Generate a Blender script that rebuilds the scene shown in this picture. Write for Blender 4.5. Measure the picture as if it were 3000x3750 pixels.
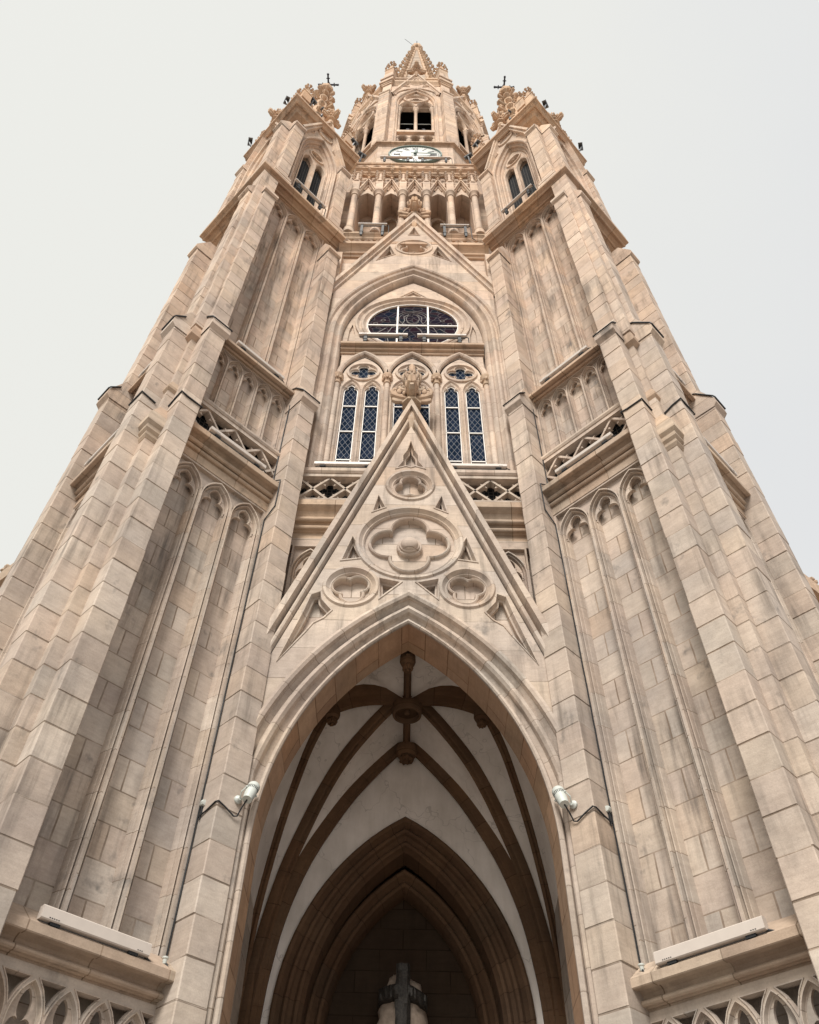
import bpy, bmesh, math, random
from mathutils import Vector, Matrix
from mathutils.geometry import tessellate_polygon
random.seed(7)
PI = math.pi; S2 = math.sqrt(2); sin = math.sin; cos = math.cos; rad = math.radians
for o in list(bpy.data.objects): bpy.data.objects.remove(o)
scene = bpy.context.scene; COL = scene.collection
# z = 0 is the camera's height; the ground lies at z = GZ
GZ = -1.6
# ------------------------------------------------------------------ camera
pitch, roll, yaw = rad(50.115), rad(0.88), rad(-0.05)
F = Vector((sin(yaw)*cos(pitch), cos(yaw)*cos(pitch), sin(pitch)))
Rt = Vector((cos(yaw), -sin(yaw), 0)); U = Rt.cross(F)
r_ = Rt*cos(roll)+U*sin(roll); u_ = -Rt*sin(roll)+U*cos(roll)
cd = bpy.data.cameras.new("camera"); cam = bpy.data.objects.new("camera", cd); COL.objects.link(cam)
cam.matrix_world = Matrix(((r_.x, u_.x, -F.x, 0), (r_.y, u_.y, -F.y, 0), (r_.z, u_.z, -F.z, 0), (0, 0, 0, 1)))
cd.sensor_fit = 'HORIZONTAL'; cd.sensor_width = 36; cd.lens = 36*3014.7/3000; cd.clip_end = 2000; cd.clip_start = .05
scene.camera = cam
# ------------------------------------------------------------------ world and sun
w = bpy.data.worlds.new("World"); scene.world = w; w.use_nodes = True
nt = w.node_tree; nt.nodes.clear()
sky = nt.nodes.new('ShaderNodeTexSky'); sky.sky_type = 'NISHITA'; sky.sun_disc = False
SUN_EL, SUN_AZ = 48, 193          # azimuth clockwise from +Y
sky.sun_elevation = rad(SUN_EL); sky.sun_rotation = rad(SUN_AZ); sky.dust_density = 4
bg1 = nt.nodes.new('ShaderNodeBackground'); bg1.inputs[1].default_value = .1
nt.links.new(sky.outputs[0], bg1.inputs[0])
bg2 = nt.nodes.new('ShaderNodeBackground'); bg2.inputs[0].default_value = (.86, .86, .815, 1); bg2.inputs[1].default_value = .72
tcw = nt.nodes.new('ShaderNodeTexCoord'); spw = nt.nodes.new('ShaderNodeSeparateXYZ'); nt.links.new(tcw.outputs['Generated'], spw.inputs[0])
cn = nt.nodes.new('ShaderNodeTexNoise'); cn.inputs['Scale'].default_value = 2.2; cn.inputs['Detail'].default_value = 4; nt.links.new(tcw.outputs['Generated'], cn.inputs['Vector'])
ma = nt.nodes.new('ShaderNodeMath'); ma.operation = 'MULTIPLY_ADD'; nt.links.new(cn.outputs['Fac'], ma.inputs[0]); ma.inputs[1].default_value = .55; nt.links.new(spw.outputs[0], ma.inputs[2])
crw = nt.nodes.new('ShaderNodeValToRGB'); e = crw.color_ramp.elements
e[0].position = -.0; e[0].color = (.875, .875, .825, 1); e[1].position = .85; e[1].color = (.79, .80, .81, 1); m0 = e.new(.42); m0.color = (.865, .865, .822, 1)
nt.links.new(ma.outputs[0], crw.inputs[0]); nt.links.new(crw.outputs[0], bg2.inputs[0])
mx = nt.nodes.new('ShaderNodeMixShader'); mx.inputs[0].default_value = .93
nt.links.new(bg1.outputs[0], mx.inputs[1]); nt.links.new(bg2.outputs[0], mx.inputs[2])
ow = nt.nodes.new('ShaderNodeOutputWorld'); nt.links.new(mx.outputs[0], ow.inputs[0])
sd = bpy.data.lights.new("sun", 'SUN'); sd.energy = 3.1; sd.angle = rad(20); sd.color = (1, .95, .88)
so = bpy.data.objects.new("sun", sd); COL.objects.link(so); so.location = (-20, -20, 50)
sv = Vector((sin(rad(SUN_AZ))*cos(rad(SUN_EL)), cos(rad(SUN_AZ))*cos(rad(SUN_EL)), sin(rad(SUN_EL))))
so.rotation_euler = sv.to_track_quat('Z', 'Y').to_euler()
scene.view_settings.view_transform = 'Standard'; scene.view_settings.look = 'None'
scene.view_settings.exposure = 0.5; scene.view_settings.gamma = 1
scene.render.engine = 'CYCLES'
scene.cycles.max_bounces = 8; scene.cycles.diffuse_bounces = 5
# ------------------------------------------------------------------ materials
def new_mat(name):
    m = bpy.data.materials.new(name); m.use_nodes = True
    n = m.node_tree.nodes; b = n['Principled BSDF']; return m, n, m.node_tree.links, b
def ramp(n, stops):
    r = n.new('ShaderNodeValToRGB'); e = r.color_ramp.elements
    while len(e) < len(stops): e.new(.5)
    for k, (p, c) in enumerate(stops): e[k].position = p; e[k].color = (*c, 1)
    return r
def mixc(n, l, fac, a, b, mode='MIX'):
    m = n.new('ShaderNodeMix'); m.data_type = 'RGBA'; m.blend_type = mode
    for s, x in ((0, fac), (6, a), (7, b)):
        if isinstance(x, (int, float)): m.inputs[s].default_value = x
        elif isinstance(x, tuple): m.inputs[s].default_value = (*x, 1)
        else: l.new(x, m.inputs[s])
    return m.outputs[2]
def mth(n, l, op, a, b=0.0, c=None):
    m = n.new('ShaderNodeMath'); m.operation = op
    for k, x in enumerate((a, b, c)):
        if x is None: continue
        if isinstance(x, (int, float)): m.inputs[k].default_value = x
        else: l.new(x, m.inputs[k])
    return m.outputs[0]
def noise(n, l, vec, scale, detail=3, rough=.55):
    t = n.new('ShaderNodeTexNoise'); t.inputs['Scale'].default_value = scale; t.inputs['Detail'].default_value = detail
    t.inputs['Roughness'].default_value = rough; l.new(vec, t.inputs['Vector']); return t.outputs['Fac']
def mapping(n, l, vec, scale):
    m = n.new('ShaderNodeMapping'); m.inputs['Scale'].default_value = scale; l.new(vec, m.inputs['Vector']); return m.outputs[0]
STOPS = [(0, (.57, .50, .445)), (.16, (.55, .462, .405)), (.32, (.49, .45, .41)), (.46, (.565, .478, .40)), (.6, (.645, .58, .52)), (.74, (.505, .422, .365)), (.88, (.54, .49, .45)), (1, (.56, .45, .365))]
def stone(name, bw=.9, rh=.4, offset=.5, squash=1.0, sqf=2, mortar=.009, tint=(1, 1, 1), stain=.5, contrast=1.0, rough_bump=.25):
    m, n, l, b = new_mat(name)
    tc = n.new('ShaderNodeTexCoord'); geo = n.new('ShaderNodeNewGeometry'); oi = n.new('ShaderNodeObjectInfo')
    pos = geo.outputs['Position']
    # slight waviness of the joints
    nz = n.new('ShaderNodeTexNoise'); nz.inputs['Scale'].default_value = 3.0; l.new(pos, nz.inputs['Vector'])
    vs = n.new('ShaderNodeVectorMath'); vs.operation = 'SCALE'; vs.inputs['Scale'].default_value = .016; l.new(nz.outputs['Color'], vs.inputs[0])
    va = n.new('ShaderNodeVectorMath'); va.operation = 'ADD'; l.new(tc.outputs['UV'], va.inputs[0]); l.new(vs.outputs[0], va.inputs[1])
    br = n.new('ShaderNodeTexBrick'); l.new(va.outputs[0], br.inputs['Vector'])
    br.offset = offset; br.squash = squash; br.squash_frequency = sqf
    br.inputs['Scale'].default_value = 1; br.inputs['Mortar Size'].default_value = mortar; br.inputs['Mortar Smooth'].default_value = .3
    br.inputs['Brick Width'].default_value = bw; br.inputs['Row Height'].default_value = rh; br.inputs['Bias'].default_value = 0
    br.inputs['Color1'].default_value = (0, 0, 0, 1); br.inputs['Color2'].default_value = (1, 1, 1, 1); br.inputs['Mortar'].default_value = (.5, .5, .5, 1)
    sep = n.new('ShaderNodeSeparateColor'); l.new(br.outputs['Color'], sep.inputs[0])
    t = mth(n, l, 'FRACT', mth(n, l, 'ADD', sep.outputs[0], oi.outputs['Random']))
    rp = ramp(n, [(p, tuple(.57+(c[0]-.57)*contrast if k == 0 else (.48+(c[1]-.48)*contrast if k == 1 else .40+(c[2]-.40)*contrast) for k in range(3))) for p, c in STOPS]); l.new(t, rp.inputs[0])
    col = rp.outputs[0]
    # cloudy tone inside and across blocks
    big = noise(n, l, pos, .9, 4); rb = ramp(n, [(.3, (.80, .80, .81)), (.7, (1.1, 1.08, 1.04))]); l.new(big, rb.inputs[0])
    col = mixc(n, l, 1.0, col, rb.outputs[0], 'MULTIPLY')
    med = noise(n, l, pos, 5.5, 5, .65); rm = ramp(n, [(.3, (.84, .83, .82)), (.62, (1.05, 1.05, 1.05))]); l.new(med, rm.inputs[0])
    col = mixc(n, l, .8, col, rm.outputs[0], 'MULTIPLY')
    # bedding lines in the sandstone
    bed = noise(n, l, mapping(n, l, pos, (2.2, 2.2, 17)), 1.6, 4, .6); rbd = ramp(n, [(.36, (.86, .84, .83)), (.6, (1.03, 1.03, 1.02))]); l.new(bed, rbd.inputs[0])
    col = mixc(n, l, .55, col, rbd.outputs[0], 'MULTIPLY')
    # rain streaks and soot with shapes of their own
    st = noise(n, l, mapping(n, l, pos, (5, 5, .45)), 1.3, 5, .62); rs = ramp(n, [(.47, (0, 0, 0)), (.66, (1, 1, 1))]); l.new(st, rs.inputs[0])
    st2 = noise(n, l, pos, .55, 3); rs2 = ramp(n, [(.44, (0, 0, 0)), (.62, (1, 1, 1))]); l.new(st2, rs2.inputs[0])
    sf = mth(n, l, 'MULTIPLY', mth(n, l, 'MULTIPLY', rs.outputs[0], rs2.outputs[0]), stain)
    col = mixc(n, l, sf, col, (.17, .145, .125))
    sp = noise(n, l, mapping(n, l, pos, (1, 1, .8)), 2.1, 4, .7); rsp = ramp(n, [(.61, (0, 0, 0)), (.74, (1, 1, 1))]); l.new(sp, rsp.inputs[0])
    col = mixc(n, l, mth(n, l, 'MULTIPLY', rsp.outputs[0], stain*.9), col, (.13, .125, .12))
    gr = noise(n, l, pos, 60, 2, .7); rg = ramp(n, [(.25, (.86, .86, .86)), (.75, (1.1, 1.1, 1.1))]); l.new(gr, rg.inputs[0])
    col = mixc(n, l, .6, col, rg.outputs[0], 'MULTIPLY')
    # joints: broken dark lines
    jn = noise(n, l, pos, 3.2, 3); rj = ramp(n, [(.3, (.25, .25, .25)), (.6, (1, 1, 1))]); l.new(jn, rj.inputs[0])
    jf = mth(n, l, 'MULTIPLY', br.outputs['Fac'], rj.outputs[0])
    col = mixc(n, l, mth(n, l, 'MULTIPLY', jf, .8), col, (.17, .125, .09))
    col = mixc(n, l, 1.0, col, tint, 'MULTIPLY')
    # greyer stone low, golden stone above; light balance painted in: darkened low, brightened high
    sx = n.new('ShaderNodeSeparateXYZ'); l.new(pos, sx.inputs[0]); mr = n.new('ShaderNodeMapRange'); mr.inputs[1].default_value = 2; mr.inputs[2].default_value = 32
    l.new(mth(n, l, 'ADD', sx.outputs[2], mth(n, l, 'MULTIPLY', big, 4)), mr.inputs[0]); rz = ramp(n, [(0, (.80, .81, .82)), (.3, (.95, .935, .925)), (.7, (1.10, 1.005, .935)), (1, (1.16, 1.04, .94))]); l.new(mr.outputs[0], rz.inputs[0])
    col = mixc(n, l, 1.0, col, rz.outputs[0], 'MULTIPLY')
    l.new(col, b.inputs['Base Color']); b.inputs['Roughness'].default_value = .9
    b.inputs['Specular IOR Level'].default_value = .2
    h = mth(n, l, 'ADD', mth(n, l, 'MULTIPLY', gr, .35), mth(n, l, 'MULTIPLY', med, .8))
    h = mth(n, l, 'SUBTRACT', h, mth(n, l, 'MULTIPLY', br.outputs['Fac'], 1.0))
    bp = n.new('ShaderNodeBump'); bp.inputs['Strength'].default_value = rough_bump; bp.inputs['Distance'].default_value = .02
    l.new(h, bp.inputs['Height']); l.new(bp.outputs[0], b.inputs['Normal'])
    return m
def plain(name, colr, rough=.6, metal=0, spec=.4, var=.15, nscale=8):
    m, n, l, b = new_mat(name); geo = n.new('ShaderNodeNewGeometry')
    z = noise(n, l, geo.outputs['Position'], nscale, 4); r = ramp(n, [(.3, (1-var,)*3), (.7, (1+var*.5,)*3)]); l.new(z, r.inputs[0])
    l.new(mixc(n, l, 1.0, tuple(colr), r.outputs[0], 'MULTIPLY'), b.inputs['Base Color'])
    b.inputs['Roughness'].default_value = rough; b.inputs['Metallic'].default_value = metal; b.inputs['Specular IOR Level'].default_value = spec
    return m
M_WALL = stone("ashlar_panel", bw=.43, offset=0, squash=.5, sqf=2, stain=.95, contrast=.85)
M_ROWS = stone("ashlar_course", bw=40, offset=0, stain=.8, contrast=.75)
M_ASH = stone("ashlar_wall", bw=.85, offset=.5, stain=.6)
M_TRIM = stone("moulded_stone", bw=40, rh=.52, offset=0, stain=.65, mortar=.006, contrast=.8)
M_CORN = stone("cornice_stone", bw=40, rh=.75, offset=0, stain=.6, mortar=.008, tint=(.93, .85, .76))
M_CARVE = stone("carved_stone", bw=40, rh=30, offset=0, stain=.6, mortar=0, tint=(.93, .85, .75), rough_bump=.4)
M_SOFF = stone("soffit_stone", bw=.62, rh=.42, offset=.33, stain=.15, mortar=.010, tint=(.92, .71, .55))
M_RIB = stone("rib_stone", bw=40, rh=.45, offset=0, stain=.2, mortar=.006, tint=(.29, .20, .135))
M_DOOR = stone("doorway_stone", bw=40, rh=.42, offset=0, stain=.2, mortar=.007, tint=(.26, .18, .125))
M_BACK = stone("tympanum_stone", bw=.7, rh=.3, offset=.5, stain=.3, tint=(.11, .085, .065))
def plaster_mat():
    m, n, l, b = new_mat("vault_plaster"); geo = n.new('ShaderNodeNewGeometry'); pos = geo.outputs['Position']
    r1 = ramp(n, [(.3, (.80, .79, .77)), (.68, (1.04, 1.04, 1.04))]); l.new(noise(n, l, pos, 1.3, 5, .6), r1.inputs[0])
    r2 = ramp(n, [(.30, (.88, .87, .85)), (.6, (1.02, 1.02, 1.02))]); l.new(noise(n, l, mapping(n, l, pos, (4, 4, .8)), 2.0, 4, .6), r2.inputs[0])
    c = mixc(n, l, 1.0, (.83, .775, .735), r1.outputs[0], 'MULTIPLY'); c = mixc(n, l, .7, c, r2.outputs[0], 'MULTIPLY')
    nz = n.new('ShaderNodeTexNoise'); nz.inputs['Scale'].default_value = 3; l.new(pos, nz.inputs['Vector'])
    mp = n.new('ShaderNodeVectorMath'); mp.operation = 'ADD'; l.new(pos, mp.inputs[0]); l.new(nz.outputs['Color'], mp.inputs[1])
    v = n.new('ShaderNodeTexVoronoi'); v.feature = 'DISTANCE_TO_EDGE'; v.inputs['Scale'].default_value = .9; l.new(mp.outputs[0], v.inputs['Vector'])
    ck = mth(n, l, 'MULTIPLY', mth(n, l, 'LESS_THAN', v.outputs['Distance'], .006), .35)
    l.new(mixc(n, l, ck, c, (.3, .27, .25)), b.inputs['Base Color']); b.inputs['Roughness'].default_value = .95; b.inputs['Specular IOR Level'].default_value = .1
    return m
M_PLASTER = plaster_mat()
M_WHITE = plain("white_painted_metal", (.56, .50, .45), .45, var=.05)
M_LAMPW = plain("pale_lamp_enamel", (.52, .55, .52), .4, var=.06)
M_BLACK = plain("black_rubber", (.02, .022, .025), .6)
M_GREYM = plain("grey_lamp_metal", (.16, .17, .18), .5, metal=.4)
M_LENS = plain("lamp_glass", (.30, .27, .25), .15)
M_IRON = plain("wrought_iron", (.035, .035, .05), .6, metal=.3)
M_GREEN = plain("green_bronze", (.14, .19, .17), .55, metal=.2)
M_DIAL = plain("clock_enamel", (.60, .61, .58), .4, var=.05)
M_NUM = plain("clock_black", (.025, .025, .03), .5)
M_DARK = plain("painted_belfry_shade", (.012, .013, .016), .9)  # near-black that paints in the shade inside the belfry
M_BELL = plain("bell_bronze", (.10, .075, .05), .4, metal=.7)
M_WOOD = plain("louvre_wood", (.34, .20, .10), .7)
M_LEAD = plain("window_lead", (.24, .22, .22), .6)
M_WIN = plain("window_frame_paint", (.80, .77, .73), .5, var=.05)
M_LUMP = plain("rough_sculpture_stone", (.36, .29, .235), .9, var=.3, nscale=14)
M_CROSS = plain("burnt_sculpture_metal", (.05, .045, .04), .55, metal=.4, var=.6, nscale=40)
M_PAVE = stone("plaza_paving", bw=.8, rh=.5, offset=.5, stain=.3, tint=(.80, .83, .86))
def lattice_mat():
    m, n, l, b = new_mat("leaded_glass"); tc = n.new('ShaderNodeTexCoord'); sp = n.new('ShaderNodeSeparateXYZ'); l.new(tc.outputs['UV'], sp.inputs[0])
    geo = n.new('ShaderNodeNewGeometry')
    def line(sgn):
        v = mth(n, l, 'ADD', mth(n, l, 'MULTIPLY', sp.outputs[0], 9.0*sgn), mth(n, l, 'MULTIPLY', sp.outputs[1], 4.6))
        f = mth(n, l, 'ABSOLUTE', mth(n, l, 'SUBTRACT', mth(n, l, 'FRACT', v), .5)); return f, mth(n, l, 'FLOOR', v)
    f1, c1 = line(1); f2, c2 = line(-1)
    mk = mth(n, l, 'GREATER_THAN', mth(n, l, 'MAXIMUM', f1, f2), .462)
    cell = n.new('ShaderNodeCombineXYZ'); l.new(c1, cell.inputs[0]); l.new(c2, cell.inputs[1])
    wn = n.new('ShaderNodeTexWhiteNoise'); l.new(cell.outputs[0], wn.inputs[0])
    big = noise(n, l, geo.outputs['Position'], 1.1, 2)
    rp = ramp(n, [(0, (.005, .010, .020)), (.5, (.012, .021, .040)), (1, (.026, .036, .062))]); l.new(mth(n, l, 'ADD', mth(n, l, 'MULTIPLY', wn.outputs[0], .5), mth(n, l, 'MULTIPLY', big, .5)), rp.inputs[0])
    l.new(mixc(n, l, mk, rp.outputs[0], (.22, .23, .25)), b.inputs['Base Color']); b.inputs['Roughness'].default_value = .5; b.inputs['Specular IOR Level'].default_value = .0
    bp = n.new('ShaderNodeBump'); bp.inputs['Strength'].default_value = .4; bp.inputs['Distance'].default_value = .01
    l.new(mk, bp.inputs['Height']); l.new(bp.outputs[0], b.inputs['Normal']); return m
M_LATT = lattice_mat()
def stained_mat():
    m, n, l, b = new_mat("stained_glass"); geo = n.new('ShaderNodeNewGeometry')
    mp = mapping(n, l, geo.outputs['Position'], (1, 1, 1.3))
    v = n.new('ShaderNodeTexVoronoi'); v.feature = 'DISTANCE_TO_EDGE'; v.inputs['Scale'].default_value = 5; l.new(mp, v.inputs['Vector'])
    v2 = n.new('ShaderNodeTexVoronoi'); v2.inputs['Scale'].default_value = 5; l.new(mp, v2.inputs['Vector'])
    sp = n.new('ShaderNodeSeparateColor'); l.new(v2.outputs['Color'], sp.inputs[0])
    rp = ramp(n, [(0, (.010, .015, .030)), (.3, (.024, .012, .018)), (.5, (.012, .018, .026)), (.75, (.030, .017, .022)), (1, (.010, .014, .028))]); l.new(sp.outputs[0], rp.inputs[0])
    ed = mth(n, l, 'LESS_THAN', v.outputs['Distance'], .02)
    l.new(mixc(n, l, ed, rp.outputs[0], (.12, .11, .115)), b.inputs['Base Color']); b.inputs['Roughness'].default_value = .5; b.inputs['Specular IOR Level'].default_value = .0; return m
M_STAIN = stained_mat()
def mesh_mat():
    m, n, l, b = new_mat("wire_mesh_over_dark"); tc = n.new('ShaderNodeTexCoord'); sp = n.new('ShaderNodeSeparateXYZ'); l.new(tc.outputs['UV'], sp.inputs[0])
    def ln(o): return mth(n, l, 'ABSOLUTE', mth(n, l, 'SUBTRACT', mth(n, l, 'FRACT', mth(n, l, 'MULTIPLY', o, 12)), .5))
    mk = mth(n, l, 'GREATER_THAN', mth(n, l, 'MAXIMUM', ln(sp.outputs[0]), ln(sp.outputs[1])), .42)
    l.new(mixc(n, l, mk, (.015, .018, .022), (.10, .095, .09)), b.inputs['Base Color']); b.inputs['Roughness'].default_value = .9; b.inputs['Specular IOR Level'].default_value = .05; return m
M_NET = mesh_mat()
def spire_mat():
    m, n, l, b = new_mat("spire_bands"); geo = n.new('ShaderNodeNewGeometry'); sp = n.new('ShaderNodeSeparateXYZ'); l.new(geo.outputs['Position'], sp.inputs[0])
    t = mth(n, l, 'FRACT', mth(n, l, 'MULTIPLY', sp.outputs[2], 1.1)); z = noise(n, l, geo.outputs['Position'], 3, 4)
    r = ramp(n, [(0, (.20, .15, .11)), (.45, (.46, .37, .29)), (.9, (.50, .38, .28)), (1, (.22, .17, .12))]); l.new(t, r.inputs[0])
    r2 = ramp(n, [(.3, (.7, .7, .7)), (.7, (1.1, 1.1, 1.1))]); l.new(z, r2.inputs[0])
    l.new(mixc(n, l, 1.0, r.outputs[0], r2.outputs[0], 'MULTIPLY'), b.inputs['Base Color']); b.inputs['Roughness'].default_value = .9; return m
M_SPIRE = spire_mat()
# ------------------------------------------------------------------ mesh builder. Local frame: u along the face, q outwards, z up -> (u, -q, z)
ZOFF = .18
class MB:
    def __init__(s): s.v = []; s.f = []; s.uv = []; s.mode = 'box'; s.k = 0.0; s.u0 = 0.0
    def rows(s): s.mode = 'rows'; s.k = 40*random.randint(1, 400)+20.0; return s
    def box_uv(s, u0=0.0): s.mode = 'box'; s.u0 = u0; return s
    def face(s, idx, uv=None):
        if uv is None:
            p = [Vector(s.v[i]) for i in idx]; nn = Vector((0, 0, 0))
            for i in range(len(p)): nn += p[i].cross(p[(i+1) % len(p)]) if False else Vector(((p[i].y-p[(i+1) % len(p)].y)*(p[i].z+p[(i+1) % len(p)].z), (p[i].z-p[(i+1) % len(p)].z)*(p[i].x+p[(i+1) % len(p)].x), (p[i].x-p[(i+1) % len(p)].x)*(p[i].y+p[(i+1) % len(p)].y)))
            nn = nn.normalized() if nn.length > 1e-12 else Vector((0, -1, 0))
            if abs(nn.z) > .75: uv = [((s.k if s.mode == 'rows' else q.x-s.u0), q.y) for q in p]
            else:
                h = Vector((-nn.y, nn.x, 0)); h = h.normalized() if h.length > 1e-6 else Vector((1, 0, 0))
                if abs(h.x) > .5 and h.x < 0: h = -h
                uv = [((s.k if s.mode == 'rows' else q.dot(h)-s.u0), q.z-ZOFF) for q in p]
        s.f.append(tuple(idx)); s.uv.append(uv)
    def add(s, pts): b = len(s.v); s.v.extend([tuple(p) for p in pts]); return b
    def grid(s, rows, uvr=None, close_r=False, close_c=False):
        b = s.add([p for r in rows for p in r]); nr, nc = len(rows), len(rows[0])
        for i in range(nr if close_r else nr-1):
            for j in range(nc if close_c else nc-1):
                i2, j2 = (i+1) % nr, (j+1) % nc
                uv = None
                if uvr: uv = [uvr(i, j), uvr(i, j+1), uvr(i+1, j+1), uvr(i+1, j)]
                s.face((b+i*nc+j, b+i*nc+j2, b+i2*nc+j2, b+i2*nc+j), uv)
    def box(s, u0, u1, q0, q1, z0, z1):
        b = s.add([(u, -q, z) for z in (z0, z1) for (u, q) in ((u0, q0), (u1, q0), (u1, q1), (u0, q1))])
        for f in ((0, 1, 2, 3), (7, 6, 5, 4), (0, 4, 5, 1), (1, 5, 6, 2), (2, 6, 7, 3), (3, 7, 4, 0)): s.face([b+i for i in f])
    def stack(s, u0, u1, q0, q1, z0, z1, h=.4, g=.007, ch=.012):
        # a pier laid in courses: chamfered corners and a real V joint at every bed
        zs = [z0]; z = math.ceil((z0-ZOFF)/h+.05)*h+ZOFF
        while z < z1-.08: zs.append(z); z += h
        zs.append(z1); rows = []
        def ring(z, d):
            a, b_, c, e = u0+d+sh[0], u1-d+sh[1], q0, q1-d+sh[2]
            return [(a, -c, z), (a, -(e-ch), z), (a+ch, -e, z), (b_-ch, -e, z), (b_, -(e-ch), z), (b_, -c, z)]
        for i in range(len(zs)-1):
            d = random.uniform(0, .003); sh = [random.uniform(-.005, .005) for _ in range(3)]
            for zz, dd in ((zs[i], g+.001), (zs[i]+g, d), (zs[i+1]-g, d), (zs[i+1], g+.001)):
                if rows and abs(rows[-1][0][2]-zz) < 1e-6: continue
                rows.append(ring(zz, dd))
        s.grid(rows)
        b = s.add(rows[-1]); s.face([b+i for i in range(6)])
    def sweep(s, path, prof, plane='V', closed=False, v0=None):
        # path in (u,z) with prof (inward offset, q), or plane 'H': path in (x,y) with prof (outward offset, z)
        P = [Vector(p) for p in path]; n = len(P); rows = []; L = [0]; k = 40*random.randint(1, 400)+20.0
        v0 = random.uniform(0, 3) if v0 is None else v0
        for i in range(1, n+1): L.append(L[-1]+(P[i % n]-P[i-1]).length)
        def nrm(a, b): d = (b-a).normalized(); return Vector((d.y, -d.x))
        for i in range(n):
            if closed: n1, n2 = nrm(P[i-1], P[i]), nrm(P[i], P[(i+1) % n])
            else: n1 = nrm(P[i-1], P[i]) if i else nrm(P[0], P[1]); n2 = nrm(P[i], P[i+1]) if i < n-1 else n1
            m = n1+n2; m = m/max(.25, m.dot(n1)) if m.length > 1e-6 else n1
            row = []
            for o, q in prof:
                p = P[i]+m*o
                row.append((p.x, -q, p.y) if plane == 'V' else (p.x, p.y, q))
            rows.append(row)
        pl = [0]
        for a, b in zip(prof, prof[1:]): pl.append(pl[-1]+math.hypot(a[0]-b[0], a[1]-b[1]))
        s.grid(rows, lambda i, j: (k+pl[j], L[i]+v0), close_r=closed)
    def plate(s, outer, holes, q1, q0, walls=True, back=False):
        polys = [outer]+holes; flat = [p for pl in polys for p in pl]
        tri = tessellate_polygon([[Vector((p[0], p[1], 0)) for p in pl] for pl in polys])
        b = s.add([(p[0], -q1, p[1]) for p in flat])
        for t in tri: s.face([b+i for i in t])
        if back:
            b2 = s.add([(p[0], -q0, p[1]) for p in flat])
            for t in tri: s.face([b2+i for i in t])
        if walls:
            for pl in polys:
                k = 40*random.randint(1, 400)+20.0; L = [0]
                for i in range(len(pl)): a, c = pl[i], pl[(i+1) % len(pl)]; L.append(L[-1]+math.hypot(a[0]-c[0], a[1]-c[1]))
                pp = list(pl)+[pl[0]]
                s.grid([[(p[0], -q1, p[1]), (p[0], -q0, p[1])] for p in pp], lambda i, j: (k+.2*j, L[i]))
    def lathe(s, c, prof, n=16, rot=0.0, axis=None):
        # prof: (radius, height) about a vertical axis at c=(u,-q,z)
        rows = []
        for r, h in prof:
            rows.append([(c[0]+r*cos(2*PI*j/n+rot), c[1]+r*sin(2*PI*j/n+rot), c[2]+h) for j in range(n)])
        k = 40*random.randint(1, 400)+20.0
        s.grid(rows, lambda i, j: (k, prof[min(i, len(prof)-1)][1]), close_c=True)
        for rr in (rows[0], rows[-1]):
            b = s.add(rr); s.face([b+i for i in range(n)], [(k, .2)]*n)
    def lathe_q(s, u, z, prof, n=24):
        # disc-like turning about the q axis: prof (radius, q)
        rows = [[(u+r*cos(2*PI*j/n), -q, z+r*sin(2*PI*j/n)) for j in range(n)] for r, q in prof]
        s.grid(rows, close_c=True); b = s.add(rows[-1]); s.face([b+i for i in range(n)])
    def tube(s, pts, r, n=8, taper=None, cap=True):
        P = [Vector(p) for p in pts]; rows = []; L = [0]
        for a, b in zip(P, P[1:]): L.append(L[-1]+(b-a).length)
        up = Vector((0, 0, 1)); d0 = (P[1]-P[0]).normalized()
        if abs(d0.z) > .9: up = Vector((0, 1, 0))
        x = d0.cross(up).normalized()
        for i, p in enumerate(P):
            d = (P[min(i+1, len(P)-1)]-P[max(i-1, 0)]).normalized(); x = (x-d*x.dot(d)).normalized(); y = d.cross(x)
            rr = r if taper is None else r*taper[i]
            rows.append([tuple(p+x*rr*cos(2*PI*j/n)+y*rr*sin(2*PI*j/n)) for j in range(n)])
        k = 40*random.randint(1, 400)+20.0; v0 = random.uniform(0, 3)
        s.grid(rows, lambda i, j: (k, L[i]+v0), close_c=True)
        if cap:
            for rr in (rows[0], rows[-1]): b = s.add(rr); s.face([b+i for i in range(n)], [(k, v0)]*n)
    def bar3(s, a, b, wd, ht, up=(0, 0, 1)):
        # rectangular bar from a to b
        a, b = Vector(a), Vector(b); d = (b-a).normalized(); x = d.cross(Vector(up)).normalized(); y = x.cross(d)
        pts = [tuple(p+x*sx*wd/2+y*sy*ht/2) for p in (a, b) for sx, sy in ((-1, -1), (1, -1), (1, 1), (-1, 1))]
        o = s.add(pts)
        for f in ((0, 1, 2, 3), (7, 6, 5, 4), (0, 4, 5, 1), (1, 5, 6, 2), (2, 6, 7, 3), (3, 7, 4, 0)): s.face([o+i for i in f])
    def blob(s, c, rx, ry, rz, n=8, m=6, jit=.12, rotz=0.0, tilt=0.0):
        rows = []; R = Matrix.Rotation(rotz, 3, 'Z') @ Matrix.Rotation(tilt, 3, 'Y')
        for i in range(m+1):
            th = PI*i/m; row = []
            for j in range(n):
                ph = 2*PI*j/n; q = 1+(random.uniform(-jit, jit) if 0 < i < m else 0)
                p = R @ Vector((rx*sin(th)*cos(ph)*q, ry*sin(th)*sin(ph)*q, rz*cos(th)*q)); row.append((c[0]+p.x, c[1]+p.y, c[2]+p.z))
            rows.append(row)
        s.grid(rows, close_c=True)
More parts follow.
